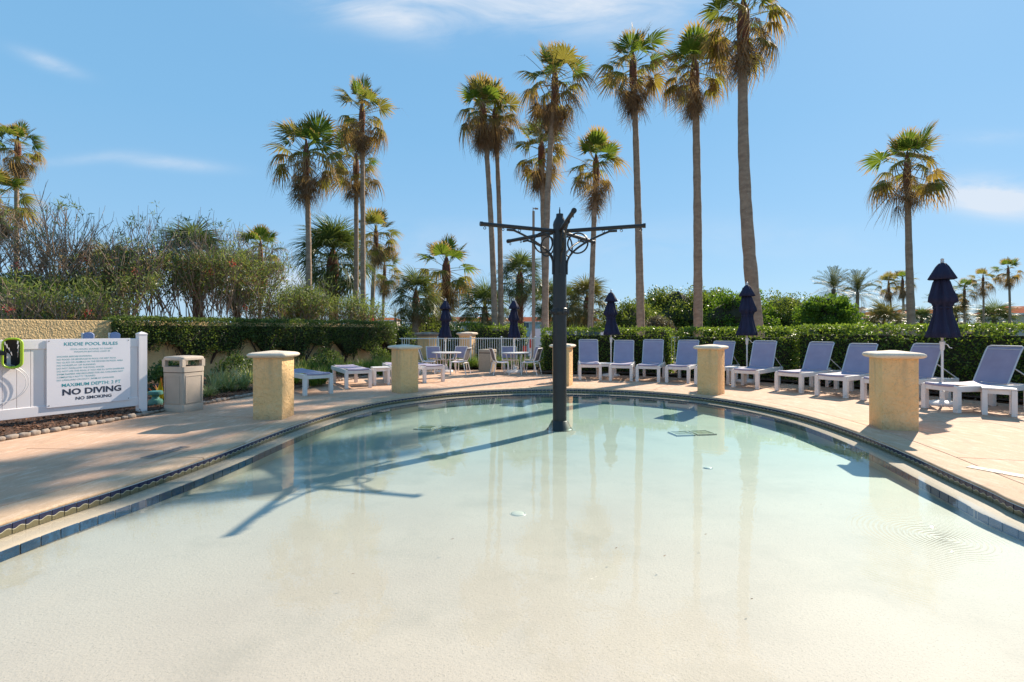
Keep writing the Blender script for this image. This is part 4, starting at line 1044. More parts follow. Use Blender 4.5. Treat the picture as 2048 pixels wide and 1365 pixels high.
# ------------------------------------------------------------------ hedges
def hedge(name, line, depth, z0f, z1f, leaf, dens, ml, label, top_wob=.04, stems=None, seed=1, group=None, core=True):
    L_ = spline(line, 0.25); Nn_ = normals(L_); n = len(L_); s = np.arange(n) * .25
    t = tag(empty(name, (L_[0][0], L_[0][1], 0)), label, 'hedge', group); org = np.array([L_[0][0], L_[0][1], 0])
    tot = s[-1]; P = []; Bz = []
    def pos(ss): return np.c_[np.interp(ss, s, L_[:, 0]), np.interp(ss, s, L_[:, 1])], unit(np.c_[np.interp(ss, s, Nn_[:, 0]), np.interp(ss, s, Nn_[:, 1])])
    hz = z1f - .5
    nf = int(tot * (z1f - 0.3) * dens); ss = rg.uniform(0, tot, nf); c, nn = pos(ss); z0 = z0f(ss) if callable(z0f) else np.full(nf, z0f)
    zz = z0 + (z1f - z0) * rg.random(nf); q = np.c_[c, zz]
    dep = rg.uniform(-.04, .14, nf) + vnoise(q, 2.6, seed) * .10 + vnoise(q, 7, seed + 2) * .04
    q[:, :2] += nn * dep[:, None]; P.append(q); Bz.append(np.c_[-nn, np.full(nf, .4)])
    nt = int(tot * depth * dens * .8); ss = rg.uniform(0, tot, nt); c, nn = pos(ss); dd = rg.random(nt) * depth
    q = np.c_[c + nn * dd[:, None], np.full(nt, z1f)]; q[:, 2] += vnoise(q, 2.0, seed + 5) * top_wob + rg.uniform(-.06, .03, nt); P.append(q); Bz.append(np.tile([0, 0, 1.0], (nt, 1)))
    nb = int(tot * 1.0 * dens * .35); ss = rg.uniform(0, tot, nb); c, nn = pos(ss); q = np.c_[c + nn * depth, z0f(ss) if callable(z0f) else np.full(nb, z0f)]; q[:, 2] += rg.random(nb) * (z1f - q[:, 2]); P.append(q); Bz.append(np.c_[nn, np.zeros(nb)])
    for e, sg in ((0.0, -1), (tot, 1)):
        ne = int(depth * z1f * dens); ss = np.full(ne, e); c, nn = pos(ss); q = np.c_[c + nn * (rg.random(ne) * depth)[:, None], np.zeros(ne)]; z0 = z0f(ss) if callable(z0f) else np.full(ne, z0f); q[:, 2] = z0 + rg.random(ne) * (z1f - z0)
        tdir = np.c_[nn[:, 1], -nn[:, 0]] * sg; q[:, :2] += tdir * rg.uniform(-.05, .1, ne)[:, None]; P.append(q); Bz.append(np.c_[tdir, np.zeros(ne)])
    nsh = int(tot * 9); ss = rg.uniform(0, tot, nsh); c, nn = pos(ss); dd = rg.random(nsh) * depth * .7     # new shoots standing above the clipped top
    for hgt in (0.02, .05, .08, .11):
        k_ = rg.random(nsh) > hgt * 5; q = np.c_[c + nn * dd[:, None], np.full(nsh, z1f + hgt)][k_]; q += rg.normal(size=q.shape) * .012; P.append(q); Bz.append(np.tile([0, 0, 1.2], (len(q), 1)))
    P = np.vstack(P); Bz = np.vstack(Bz)
    V, Q, uv = rand_leaves(P - org, leaf, leaf * .55, Bz, .5)
    tag(link_mesh('foliage', np_mesh('foliage', V, Q, ml, uv), t), kind='stuff')
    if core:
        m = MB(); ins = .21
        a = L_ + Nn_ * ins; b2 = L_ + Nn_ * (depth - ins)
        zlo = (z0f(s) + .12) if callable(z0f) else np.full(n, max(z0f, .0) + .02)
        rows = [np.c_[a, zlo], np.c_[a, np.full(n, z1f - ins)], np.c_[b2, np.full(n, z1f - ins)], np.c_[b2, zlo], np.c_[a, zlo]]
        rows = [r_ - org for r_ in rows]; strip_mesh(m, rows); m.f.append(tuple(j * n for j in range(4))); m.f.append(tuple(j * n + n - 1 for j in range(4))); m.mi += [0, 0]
        m.build('dark_core', M['hedge_core'], t)  # solid dark core added inside the leaves to block the view through
    if stems:
        rr = random.Random(seed)
        m = MB()
        for k in range(stems):
            ss = tot * (k + rr.random()) / stems; i = min(n - 1, int(ss / .25)); b0 = Vector((L_[i][0] + Nn_[i][0] * depth * rr.uniform(.3, .8), L_[i][1] + Nn_[i][1] * depth * .6, 0)) - Vector(org)
            for q in range(rr.randint(3, 5)):
                lean = Vector((rr.uniform(-.5, .5), rr.uniform(-.6, .4), 0)); zt = 1.35
                pth = [b0, b0 + lean * .3 + Vector((rr.uniform(-.04, .04), 0, zt * .35)), b0 + lean * .75 + Vector((rr.uniform(-.08, .08), 0, zt * .68)), b0 + lean * 1.3 + Vector((0, 0, zt))]
                m.tube(pth, [.036, .029, .022, .014], 5)
                for w_ in range(2):
                    b1 = pth[1].lerp(pth[2], rr.random()); m.tube([b1, b1 + Vector((rr.uniform(-.35, .35), rr.uniform(-.3, .3), .3)), b1 + Vector((rr.uniform(-.6, .6), rr.uniform(-.4, .4), .65))], [.012, .009, .005], 4)
        m.build('stems', M['stem_dark'], t)
    return t
hl = [(-10.75, 14.1), (-9.3, 16.3), (-7.9, 18.4), (-6.4, 20.7), (-5.05, 22.9)]
def ragged(s): return .90 - .022 * s + .20 * np.sin(s * 2.1) + .17 * np.sin(s * 5.3 + 1) + .05 * np.sin(s * 13)
hedge('clipped_hedge', hl, 1.15, ragged, 1.86, .066, 950, M['hedge_dark'], 'long dark clipped hedge on bare stems in front of the stucco wall', stems=26, seed=3)
hr = [(1.15, 18.35), (2.6, 18.2), (3.9, 17.8), (5.3, 17.05)]
hedge('clipped_hedge', [(1.15, 18.35), (2.5, 18.2), (3.9, 17.8), (5.2, 17.1)], .9, .05, 1.55, .075, 800, M['hedge'], 'bright clipped hedge behind the loungers nearest the dark post', seed=4, group='clipped hedges behind the raised loungers')
hedge('clipped_hedge', [(5.5, 16.9), (6.5, 16.3), (7.5, 15.5), (8.1, 14.9)], .9, .05, 1.50, .075, 800, M['hedge'], 'uneven shorter clipped hedge behind the loungers beside the middle pillar', top_wob=.11, seed=5, group='clipped hedges behind the raised loungers')
hedge('clipped_hedge', [(8.2, 14.75), (9.2, 13.4), (10.0, 11.9), (10.8, 9.9), (11.6, 7.6)], .9, .05, 1.60, .075, 800, M['hedge'], 'long neat clipped hedge behind the nearest loungers, running to the right edge', top_wob=.03, seed=6, group='clipped hedges behind the raised loungers')
hedge('low_hedge', [(-3.4, 26.0), (-1.5, 25.6), (.6, 25.3)], 1.0, .05, 1.72, .10, 260, M['hedge'], 'sunlit rounded hedge beyond the white picket fence', top_wob=.2, seed=8)
# leafy undergrowth in the left bed and end bush
def bush(name, x, y, rx, ry, rz_, zc, n, leaf, ml, label, group=None, cat='bush', seed=0, core=True, clumps=26, cr=.42, kind=None, base_z=0.0):
    t = tag(empty(name, (x, y, base_z)), label, cat, group)
    r_ = np.random.default_rng(seed); C = r_.normal(size=(clumps, 3)); C = unit(C); C[:, 2] = np.abs(C[:, 2]) * 1.0 - .25; C *= r_.uniform(.65, 1.0, clumps)[:, None]
    C = C * np.array([rx, ry, rz_]) + np.array([0, 0, zc]); rad = cr * min(rx, ry, rz_) * r_.uniform(.7, 1.25, clumps)
    idx = r_.integers(0, clumps, n); U = unit(r_.normal(size=(n, 3))); rr = rad[idx] * (r_.random(n) ** .35)
    P = C[idx] + U * rr[:, None]; P = P[P[:, 2] > .02]; U = U[:len(P)]
    V, Q, uv = rand_leaves(P, leaf, leaf * .55, unit(P - np.array([0, 0, zc])) + np.array([0, 0, .5]), .5)
    tag(link_mesh('foliage', np_mesh('foliage', V, Q, ml, uv), t), kind='stuff')
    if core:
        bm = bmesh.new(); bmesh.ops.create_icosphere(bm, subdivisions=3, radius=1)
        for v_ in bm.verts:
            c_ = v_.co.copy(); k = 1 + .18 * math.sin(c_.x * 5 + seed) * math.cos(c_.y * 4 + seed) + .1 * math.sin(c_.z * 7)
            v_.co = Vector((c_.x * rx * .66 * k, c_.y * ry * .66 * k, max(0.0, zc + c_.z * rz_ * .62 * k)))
        me = bpy.data.meshes.new('dark_core'); bm.to_mesh(me); bm.free(); me.materials.append(M['hedge_core']); link_mesh('dark_core', me, t)  # dark solid lump added within the foliage so it isn't see-through
    return t
for i, (px, Yd, r_, h_) in enumerate([(318, 12.2, .45, .5), (345, 13.0, .5, .6), (470, 15.2, .6, .6), (520, 16.2, .5, .5), (655, 19.0, .6, .6), (640, 17.4, .5, .45), (760, 21.0, .6, .6), (250, 12.0, .5, .5)]):
    bush('shrub', xw(px, Yd), Yd, r_ * .8, r_ * .8, h_ * .75, h_ * .6, 1100, .085, M['hedge_dark'], ['low dark shrub behind the white fence post', 'low dark shrub behind the beige bin', 'low dark shrub left of the yellow pillar, under the hedge', 'low dark shrub hidden behind the left yellow pillar', 'dark leafy shrub under the hedge between flat loungers', 'small dark shrub behind the nearest flat lounger', 'dark shrub at the far end of the long hedge', 'low dark shrub behind the rules board'][i], 'low shrubs under the dark hedge', seed=60 + i, core=False, clumps=14, cr=.5)
bush('shrub', xw(800, 24), 24, .9, .9, 1.0, .9, 4000, .09, M['hedge_dark'], 'rounded dark bush ending the long hedge beside the dark-capped pillar', seed=75)

# ------------------------------------------------------------------ picket fence
pf = tag(empty('picket_fence', (0, 20.5, 0)), 'white metal picket fence with capped posts behind the dining tables', 'fence')
for z in (1.19, .30):
    m = MB(); m.box((-.9, 0, z), (7.2, .03, .035)); m.build('rail', M['fence_white'], pf)
m = MB(); m.box((0, 0, .70), (.019, .019, 1.06)); pk = m.mesh('picket', M['fence_white'])
m = MB(); m.box((0, 0, .62), (.06, .06, 1.24), ch=.004); m.squares([(.038, 1.24, .004), (.038, 1.26, .004), (.004, 1.285, .002)]); ps = m.mesh('post', M['fence_white'])
x = -4.40; k = 0
while x < 2.7:
    near_post = min(abs(x - q) for q in (-2.95, -1.65, -.42, .93, 2.2)) < .05
    if not near_post and not (-4.1 < x < -3.3): link_mesh('picket', pk, pf, (x, 0, 0))
    x += .0925
for q in (-2.95, -1.65, -.42, .93, 2.2): link_mesh('post', ps, pf, (q, 0, 0))
# bits of fence seen through the hedge gap
pf2 = tag(empty('fence_panel', (5.35, 17.35, 0), R(-30)), 'short piece of white metal fence showing in the hedge gap behind the middle pillar', 'fence')
for z in (1.28, .28):
    m = MB(); m.box((0, 0, z), (1.5, .03, .035)); m.build('rail', M['fence_white'], pf2)
for k in range(14): link_mesh('picket', pk, pf2, (-.68 + k * .105, 0, .04))

# ------------------------------------------------------------------ palms
def fan(n=28, Lp=1.0, Rf=.95, spread=105, droop=.45, fold=.25, split=.5, seed=0, curl=0.0, wmul=1.0, ragged=.1):
    """fan frond along +x, z up"""
    r_ = np.random.default_rng(seed); V = []; Q = []; U = []
    def strip(pts, ws, side, us, rv):
        b = len(V)
        for p, w_, s_, u_ in zip(pts, ws, side, us): V.append(p - s_ * w_ / 2); V.append(p + s_ * w_ / 2); U.append((u_, rv)); U.append((u_, rv))
        for k in range(len(pts) - 1): Q.append((b + 2 * k, b + 2 * k + 1, b + 2 * k + 3, b + 2 * k + 2))
    pz_ = lambda x: -.14 * Lp * (x / Lp) ** 2
    if Lp > 0.01:
        xs = np.linspace(0, Lp, 5); strip([np.array([x, 0, pz_(x)]) for x in xs], [.05, .04, .032, .028, .026], [np.array([0, 1, 0])] * 5, [.3] * 5, .8)
        strip([np.array([x, 0, pz_(x) - .01]) for x in xs], [.03, .026, .022, .02, .018], [np.array([0, 0, 1.0])] * 5, [.3] * 5, .3)
    o = np.array([Lp, 0, pz_(Lp) if Lp > .01 else 0])
    for i in range(n):
        a = R(-spread + 2 * spread * i / (n - 1)) + r_.normal() * .02; d = np.array([math.cos(a), math.sin(a), 0]); sd = np.array([-math.sin(a), math.cos(a), 0])
        Rl = Rf * (1 - .28 * (abs(a) / R(spread)) ** 2) * (1 - ragged * r_.random()); dr = droop * r_.uniform(.6, 1.4); rv = r_.random()
        da = 2 * R(spread) / n
        ts = [.04, .30, split, .72, .88, 1.0]; pts = []; ws = []
        for t in ts:
            up = fold * abs(math.sin(a)) * t * Rl * (.6 if t < .7 else .55)
            p = o + d * Rl * t * (1 - .12 * dr * t * t) + np.array([0, 0, up - dr * Rl * max(0, t - split * .6) ** 1.7 * 1.6])
            if t > split: p = p + sd * r_.normal() * .03 * t
            pts.append(p)
            ws.append((Rl * t * da * 1.12 if t <= split else Rl * split * da * 1.05 * (1 - (t - split) / (1 - split)) ** .8 + .004) * wmul)
        strip(pts, ws, [sd] * 6, ts, rv)
    return np.array(V), np.array(Q), np.array(U)
def feather(n=26, L=2.0, droop=.5, seed=0, leaf=.36, lw=.035):
    r_ = np.random.default_rng(seed); V = []; Q = []; U = []
    def pt(t): return np.array([L * t * (1 - .15 * droop * t), 0, L * (.12 * t - droop * t ** 2.2 * .6)])
    for k in range(8):
        b = len(V); p, q = pt(k / 8), pt((k + 1) / 8)
        for w_, pp in ((.03, p), (.025, q)): V.append(pp - np.array([0, w_ / 2, 0])); V.append(pp + np.array([0, w_ / 2, 0])); U += [(.3, .9)] * 2
        Q.append((b, b + 1, b + 3, b + 2))
    for i in range(n * 2):
        t = .12 + .88 * (i // 2) / n; s = 1 if i % 2 else -1; p = pt(t); ll = leaf * (1 - .55 * abs(t - .45)) * r_.uniform(.85, 1.1)
        d = np.array([.62, s * .72, .28 + r_.normal() * .12]); d /= np.linalg.norm(d); sd = np.array([.3, 0, 1.0]); sd = np.cross(d, sd); sd /= np.linalg.norm(sd); rv = r_.random()
        b = len(V)
        for tt, w_ in ((0, lw * .5), (.5, lw), (1.0, .004)):
            pp = p + d * ll * tt + np.array([0, 0, -.12 * ll * tt * tt]); V.append(pp - sd * w_ / 2); V.append(pp + sd * w_ / 2); U += [(t * .6 + tt * .3, rv)] * 2
        Q.append((b, b + 1, b + 3, b + 2)); Q.append((b + 2, b + 3, b + 5, b + 4))
    return np.array(V), np.array(Q), np.array(U)
TPL = {
 'up': [fan(30, .85, 1.0, 100, .18, .35, .62, s) for s in (1, 2)],
 'mid': [fan(28, 1.0, 1.0, 108, .55, .25, .5, s) for s in (3, 4, 5)],
 'low': [fan(26, 1.0, .98, 112, 1.0, .15, .42, s) for s in (6, 7, 8)],
 'dead': [fan(24, .75, 1.05, 62, .25, -.35, .30, s, wmul=.9, ragged=.3) for s in (9, 10, 11)],
 'deadopen': [fan(24, .95, 1.0, 100, 1.35, -.1, .30, s, wmul=.75, ragged=.3) for s in (12, 13, 14)],
 'sabal': [fan(30, .85, .95, 120, .75, .45, .38, s, wmul=.8) for s in (15, 16, 17)],
 'date': [feather(26, 2.3, d_, s) for s, d_ in ((18, .35), (19, .6), (20, .9))],
 'stalk': [fan(5, 2.2, .5, 25, 1.3, 0, .2, 21, wmul=.25)],
}
MT = {'up': M['frond'], 'mid': M['frond'], 'low': M['frond_mix'], 'dead': M['frond_dead'], 'deadopen': M['frond_dead'], 'sabal': M['frond_sabal'], 'date': M['frond_date'], 'stalk': M['frond_dead']}
TME = {k: [np_mesh('frond', *t[:2], MT[k], t[2]) for t in v] for k, v in TPL.items()}
def rotm(yaw, pitch, roll=0):
    return Matrix.Rotation(yaw, 3, 'Z') @ Matrix.Rotation(-pitch, 3, 'Y') @ Matrix.Rotation(roll, 3, 'X')
def crown_list(rr, kind, full=1.0):
    """list of (template, yaw, pitch, scale, dz_along_trunk)"""
    out = []; ga = 2.39996
    if kind == 'wash':
        n1 = int(rr.uniform(20, 26) * full); ph = rr.random() * 6; wind = rr.uniform(-.3, .5)
        for i in range(n1):
            t = i / (n1 - 1); pit = R(82 - 98 * t ** .9 + rr.uniform(-14, 14)); yaw = ph + i * ga + rr.uniform(-.25, .25)
            tp = 'up' if t < .35 else ('mid' if t < .62 else 'low')
            out.append((tp, yaw, pit, (rr.uniform(.86, 1.06)) * (.9 if t < .15 else 1), -.45 * t))
        n2 = int(rr.uniform(8, 14) * full)
        for i in range(n2): out.append(('deadopen' if rr.random() < .6 else 'low', ph + 1 + i * ga, R(rr.uniform(-38, -5)), rr.uniform(.8, 1.05), -.55 - rr.random() * .25))
        n3 = int(rr.uniform(16, 30) * full)
        for i in range(n3): out.append(('dead', ph + 2 + i * ga, R(rr.uniform(-82, -52)), rr.uniform(.85, 1.15), -.50 - .85 * i / n3))
        for i in range(3): out.append(('stalk', rr.uniform(0, 6.28), R(rr.uniform(0, 50)), rr.uniform(.7, .95), -.4))
    elif kind == 'sabal':
        n1 = int(40 * full); ph = rr.random() * 6
        for i in range(n1):
            t = i / (n1 - 1); out.append(('sabal', ph + i * ga, R(85 - 125 * t + rr.uniform(-10, 10)), rr.uniform(.85, 1.1), -.3 * t))
        for i in range(6): out.append(('deadopen', ph + i * 1.1, R(rr.uniform(-70, -40)), rr.uniform(.7, .9), -.4))
    elif kind == 'date':
        n1 = int(44 * full); ph = rr.random() * 6
        for i in range(n1):
            t = i / (n1 - 1); out.append(('date', ph + i * ga, R(80 - 105 * t + rr.uniform(-8, 8)), rr.uniform(.85, 1.1), -.3 * t))
    return out
def palm(kind, px_base, Yd, px_crown, py_crown, wpx, label, group, cw=1.0, joined=False, bend=0.0, full=1.0, seed=0, trunk='bark', wtop=None, name=None):
    """px_crown,py_crown = crown heart in the photo; wpx = trunk width in photo px near the ground; cw = crown scale"""
    rr = random.Random(seed * 17 + 3)
    x0, x1, z1 = xw(px_base, Yd), xw(px_crown, Yd), zw(py_crown, Yd)
    cw *= rr.uniform(.98, 1.08) if kind == 'wash' else 1.0
    name = name or {'wash': 'fan_palm', 'sabal': 'cabbage_palm', 'date': 'date_palm'}[kind]
    t = tag(empty(name, (x0, Yd, 0)), label, 'palm tree', group)
    r0 = wpx * Yd / F / 2; r1 = (wtop * Yd / F / 2) if wtop else r0 * .72
    N_ = max(8, int(z1 * 2.2)); path = []; rad = []
    dy = rr.uniform(-.2, .2)
    for i in range(N_ + 1):
        k = i / N_; xx = (x1 - x0) * k + bend * math.sin(math.pi * k) ; path.append((xx, dy * math.sin(k * 3), z1 * k))
        rad.append((r0 + (r1 - r0) * k) * (1 + .045 * math.sin(i * 2.3 + seed) + rr.uniform(-.03, .03)) * (1 + .35 * max(0, .04 - k) / .04))
    m = MB(); m.tube(path, rad, 14); tr = m.build('trunk', M[trunk], t, 'all')
    top = Vector(path[-1])
    cr_ = crown_list(rr, kind, full)
    if kind in ('wash', 'sabal'):
        bh = 1.35 * cw if kind == 'wash' else .9 * cw
        m = MB(); m.lathe([(r1 * 1.0, -bh), (r1 * 1.35, -bh * .8), (r1 * 1.5, -bh * .4), (r1 * 1.25, -.1), (r1 * .6, .25 * cw), (.03, .45 * cw)], 12, tuple(top), wob=lambda a, z: 1 + .12 * math.sin(7 * a + z * 9)); m.build('crownshaft', M['boots'], t, 'all')
        if kind == 'sabal':
            m = MB(); nb = 40
            for i in range(nb):
                zf = top.z - .3 - i * (min(top.z * .7, 2.6)) / nb; a = i * 2.4; k = zf / z1; c_ = Vector(((x1 - x0) * k, 0, zf)); d_ = Vector((math.cos(a), math.sin(a), 0)); rr2 = r0 + (r1 - r0) * k
                m.beam(c_ + d_ * rr2 * .8, c_ + d_ * (rr2 + .12) + Vector((0, 0, .18)), .07, .02)
            tag(m.build('leaf_boots', M['timber'], t), kind='stuff')
    if joined:
        for grp_name in ('crown',):
            byk = {}
            for tp, yaw, pit, sc, dz in cr_:
                i = rr.randrange(len(TPL[tp])); V, Q, U = TPL[tp][i]; Rm = np.array(rotm(yaw, pit, rr.uniform(-.4, .4))); V2 = (V * sc * cw) @ Rm.T + np.array(top) + np.array([0, 0, dz * cw])
                byk.setdefault(MT[tp].name, []).append((V2, Q, U))
            for mn, lst in byk.items():
                off_ = 0; VV, QQ, UU = [], [], []
                for V2, Q, U in lst: VV.append(V2); QQ.append(Q + off_); UU.append(U); off_ += len(V2)
                nm = 'dead_fronds' if 'dead' in mn else 'crown'
                tag(link_mesh(nm, np_mesh(nm, np.vstack(VV), np.vstack(QQ), bpy.data.materials[mn], np.vstack(UU)), t), kind='stuff')
    else:
        for tp, yaw, pit, sc, dz in cr_:
            me = TME[tp][rr.randrange(len(TME[tp]))]; o = link_mesh('dead_frond' if tp in ('dead', 'deadopen') else ('flower_stalk' if tp == 'stalk' else 'frond'), me, t)
            o.location = top + Vector((0, 0, dz * cw)); o.rotation_euler = rotm(yaw, pit, rr.uniform(-.8, .8)).to_euler(); o.scale = (sc * cw * rr.uniform(.85, 1.12),) * 3
    return t
GW = 'tall fan palms with shaggy dead skirts'
palm('wash', 1521, 21.0, 1487, 18, 29, 'tallest fan palm, thick trunk behind an umbrella, crown cut by the top edge', GW, 1.05, wtop=16, bend=-.25, seed=1, full=1.1)
palm('wash', 1396, 25.0, 1389, 128, 19, 'tall straight fan palm behind the middle pillar, left of the tallest palm', GW, 1.0, wtop=12, seed=2, full=1.1)
palm('wash', 1283, 26.0, 1266, 122, 17, 'tall fan palm with bright green top fans, right of the dark post', GW, 1.02, wtop=10, seed=3)
palm('wash', 1090, 25.0, 1110, 152, 15, 'tall fan palm curving right behind the dark post, highest in the middle', GW, 1.12, wtop=10, bend=-.15, seed=4)
palm('wash', 1092, 29.5, 1083, 292, 11, 'fan palm with lower crown left of the curving one, behind the dark post', GW, 1.05, wtop=10, seed=5, full=.85)
palm('wash', 1178, 28.5, 1192, 322, 12, 'fan palm with short broad crown just above the right arms of the dark post', GW, 1.02, wtop=9, seed=6, full=.75)
palm('wash', 991, 28.0, 966, 208, 13, 'left palm of the close pair whose crowns touch', GW, .98, wtop=9, bend=.12, seed=7)
palm('wash', 1002, 28.6, 990, 222, 12, 'right palm of the close pair whose crowns touch', GW, .95, wtop=8, bend=.1, seed=8)
palm('wash', 618, 27.0, 612, 298, 13, 'fan palm with drooping broad crown, leftmost of the three above the dark hedge', GW, 1.15, wtop=9, seed=9)
palm('wash', 726, 28.0, 724, 215, 11, 'slender fan palm, highest of the three above the dark hedge', GW, 1.0, wtop=8, seed=10, full=.9)
palm('wash', 711, 31.0, 712, 318, 10, 'fan palm whose crown sits behind and below the highest of the three', GW, 1.05, wtop=8, seed=11, full=.8)
palm('wash', 1826, 25.0, 1815, 322, 16, 'lone fan palm with windblown crown at the right', GW, 1.04, wtop=9, seed=12, full=.8)
palm('wash', 37, 34.0, 36, 285, 9, 'fan palm at the far left above the bare oleander twigs', GW, 1.0, wtop=7, seed=13)
palm('wash', -25, 30.0, -8, 385, 11, 'fan palm crown cut off by the left edge', GW, 1.1, seed=14)
GM = 'small distant fan palms'
palm('wash', 742, 42, 752, 462, 9, 'smaller fan palm right of the three tall ones, behind the hedge', GM, 1.15, joined=True, seed=15, full=.8)
palm('wash', 763, 55, 769, 532, 6, 'slim small fan palm farthest right over the dark hedge', GM, 1.25, joined=True, seed=16, full=.7)
palm('wash', 517, 48, 521, 492, 8, 'small round-headed fan palm at the right end of the oleanders', GM, 1.35, joined=True, seed=17, full=.9)
palm('wash', 1783, 62, 1777, 566, 4, 'slim distant fan palm, left of the pair beside the lone palm trunk', GM, 0.92, joined=True, seed=18, full=.6)
palm('wash', 1807, 60, 1805, 560, 5, 'distant fan palm brushing the lone palm trunk', GM, 0.92, joined=True, seed=19, full=.7)
palm('wash', 1932, 62, 1929, 578, 4.5, 'distant fan palm just right of the nearest umbrella', GM, 0.92, joined=True, seed=20, full=.6)
palm('wash', 1966, 64, 1966, 556, 4, 'distant fan palm second from the right edge', GM, 0.92, joined=True, seed=21, full=.6)
palm('wash', 2018, 60, 2016, 538, 4.5, 'distant fan palm nearest the right edge, tallest of its row', GM, 0.92, joined=True, seed=22, full=.6)
palm('wash', 890, 34, 893, 528, 17, 'young palm with spiky crown above the left closed umbrella', GM, 1.25, joined=True, seed=23, full=.75, trunk='boots')
GS = 'bushy cabbage palms'
palm('sabal', 670, 33, 666, 515, 22, 'large bushy cabbage palm behind the three tall palms over the hedge', GS, 1.75, joined=True, seed=24, full=1.3, trunk='boots')
palm('sabal', 831, 30, 832, 592, 14, 'small round cabbage palm above the dark-capped pillar', GS, 1.05, joined=True, seed=25)
palm('sabal', 1041, 30, 1040, 552, 15, 'round cabbage palm behind the umbrella left of the dark post', GS, 1.05, joined=True, seed=26, trunk='boots')
palm('sabal', 1172, 33, 1174, 602, 13, 'cabbage palm just right of the dark post over the hedge', GS, 1.1, joined=True, seed=27)
palm('sabal', 1128, 35, 1130, 610, 12, 'cabbage palm mostly hidden by the dark post', GS, 1.0, joined=True, seed=28)
palm('sabal', 1094, 36, 1094, 600, 12, 'cabbage palm behind the curving palm trunk left of the dark post', GS, .95, joined=True, seed=29)
palm('sabal', 968, 32, 970, 618, 12, 'low spreading cabbage palm left of the close pair of trunks', GS, 1.2, joined=True, seed=30)
palm('sabal', 395, 27, 390, 512, 22, 'large cabbage palm crown rising behind the bare oleanders', GS, 1.25, joined=True, seed=31, trunk='boots', full=1.3)
palm('sabal', 215, 27, 218, 540, 18, 'cabbage palm half lost among bare oleander twigs at the left', GS, 1.1, joined=True, seed=32, trunk='boots')
palm('sabal', 470, 30, 472, 560, 16, 'cabbage palm behind the right end of the oleanders', GS, 1.15, joined=True, seed=33, trunk='boots')
palm('sabal', 612, 26, 606, 615, 12, 'small cabbage palm low over the dark hedge', GS, .8, joined=True, seed=34)
palm('sabal', 870, 38, 872, 632, 10, 'short brownish cabbage palm between the two left umbrellas', GS, 1.3, joined=True, seed=35)
palm('sabal', 1765, 42, 1768, 648, 8, 'low green cabbage palm in front of the arcaded building', GS, 1.25, joined=True, seed=36)
palm('sabal', 1912, 70, 1912, 634, 6, 'distant low palm right of the umbrella beside the cream house', GS, 1.3, joined=True, seed=37)
palm('sabal', 1845, 60, 1843, 640, 6, 'distant low palm in front of the cream house', GS, 1.0, joined=True, seed=38)
palm('sabal', 1990, 72, 1988, 642, 8, 'distant low palm beside the house at the right edge', GS, 1.8, joined=True, seed=39)
GD = 'feathery date palms'
palm('date', 1668, 52, 1667, 578, 11, 'wide feathery date palm behind the bright green tree', GD, 1.12, joined=True, seed=40)
palm('date', 1709, 50, 1715, 584, 8, 'feathery date palm with windblown fronds beside the first', GD, 1.12, joined=True, seed=41)
palm('date', 1888, 62, 1888, 612, 8, 'date palm partly hidden by the nearest umbrella', GD, 1.12, joined=True, seed=42)
palm('date', 791, 95, 791, 636, 7, 'tiny date palm far off over the end of the dark hedge', GD, .9, joined=True, seed=43, full=.7)

# ------------------------------------------------------------------ broadleaf trees
GT = 'broadleaf trees behind the right hedge'
TR = [  # px, Y, rx, rz, zc, leaves, mat, label
 (1262, 30, 2.1, 2.1, 1.4, 8000, 'tree_a', 'rounded olive green tree behind the closed umbrella by the first loungers', 0.13),
 (1318, 27, 1.0, 1.35, 1.2, 4200, 'tree_grey', 'dull grey-brown twiggy bush right of a palm trunk, behind the hedge', 0.11),
 (1345, 38, 3.7, 3.7, 1.7, 15000, 'tree_a', 'broad dense olive tree between the two straight palm trunks', 0.16),
 (1420, 38, 3.1, 3.5, 1.7, 13000, 'tree_a', 'dense olive tree right behind the middle pillar', 0.16),
 (1475, 34, 2.5, 3.4, 1.7, 12000, 'tree_b', 'bright-topped dense tree left of the second umbrella', 0.15),
 (1565, 36, 3.5, 3.1, 1.6, 15000, 'tree_a', 'spreading tree with sparse twigs on top, right of the tallest palm', 0.15),
 (1655, 28, 1.65, 2.3, 1.7, 11000, 'tree_b', 'bright yellow-green tree between the right palms, highest of the leafy trees', 0.14),
 (1722, 30, .95, .9, .9, 3200, 'tree_b', 'low bright green bush right of the bright tree', 0.12),
 (1610, 27, 1.0, 1.0, .8, 3200, 'tree_grey', 'brownish twiggy bush low behind the hedge break', 0.12),
 (1700, 44, 3.0, 1.6, .6, 5000, 'tree_a', 'low dark tree mass behind the bright green tree', 0.16),
]
for i, (px, Yd, rx, rz_, zc, nl, ml, lab, lf) in enumerate(TR):
    bush('tree' if rx > 1.2 else 'bush', xw(px, Yd), Yd, rx, rx * .9, rz_, zc, int(nl * 1.2), lf, M[ml], lab, GT, 'tree' if rx > 1.2 else 'bush', seed=90 + i, clumps=70, cr=.27)
GB = 'dark background trees beyond the picket fence'
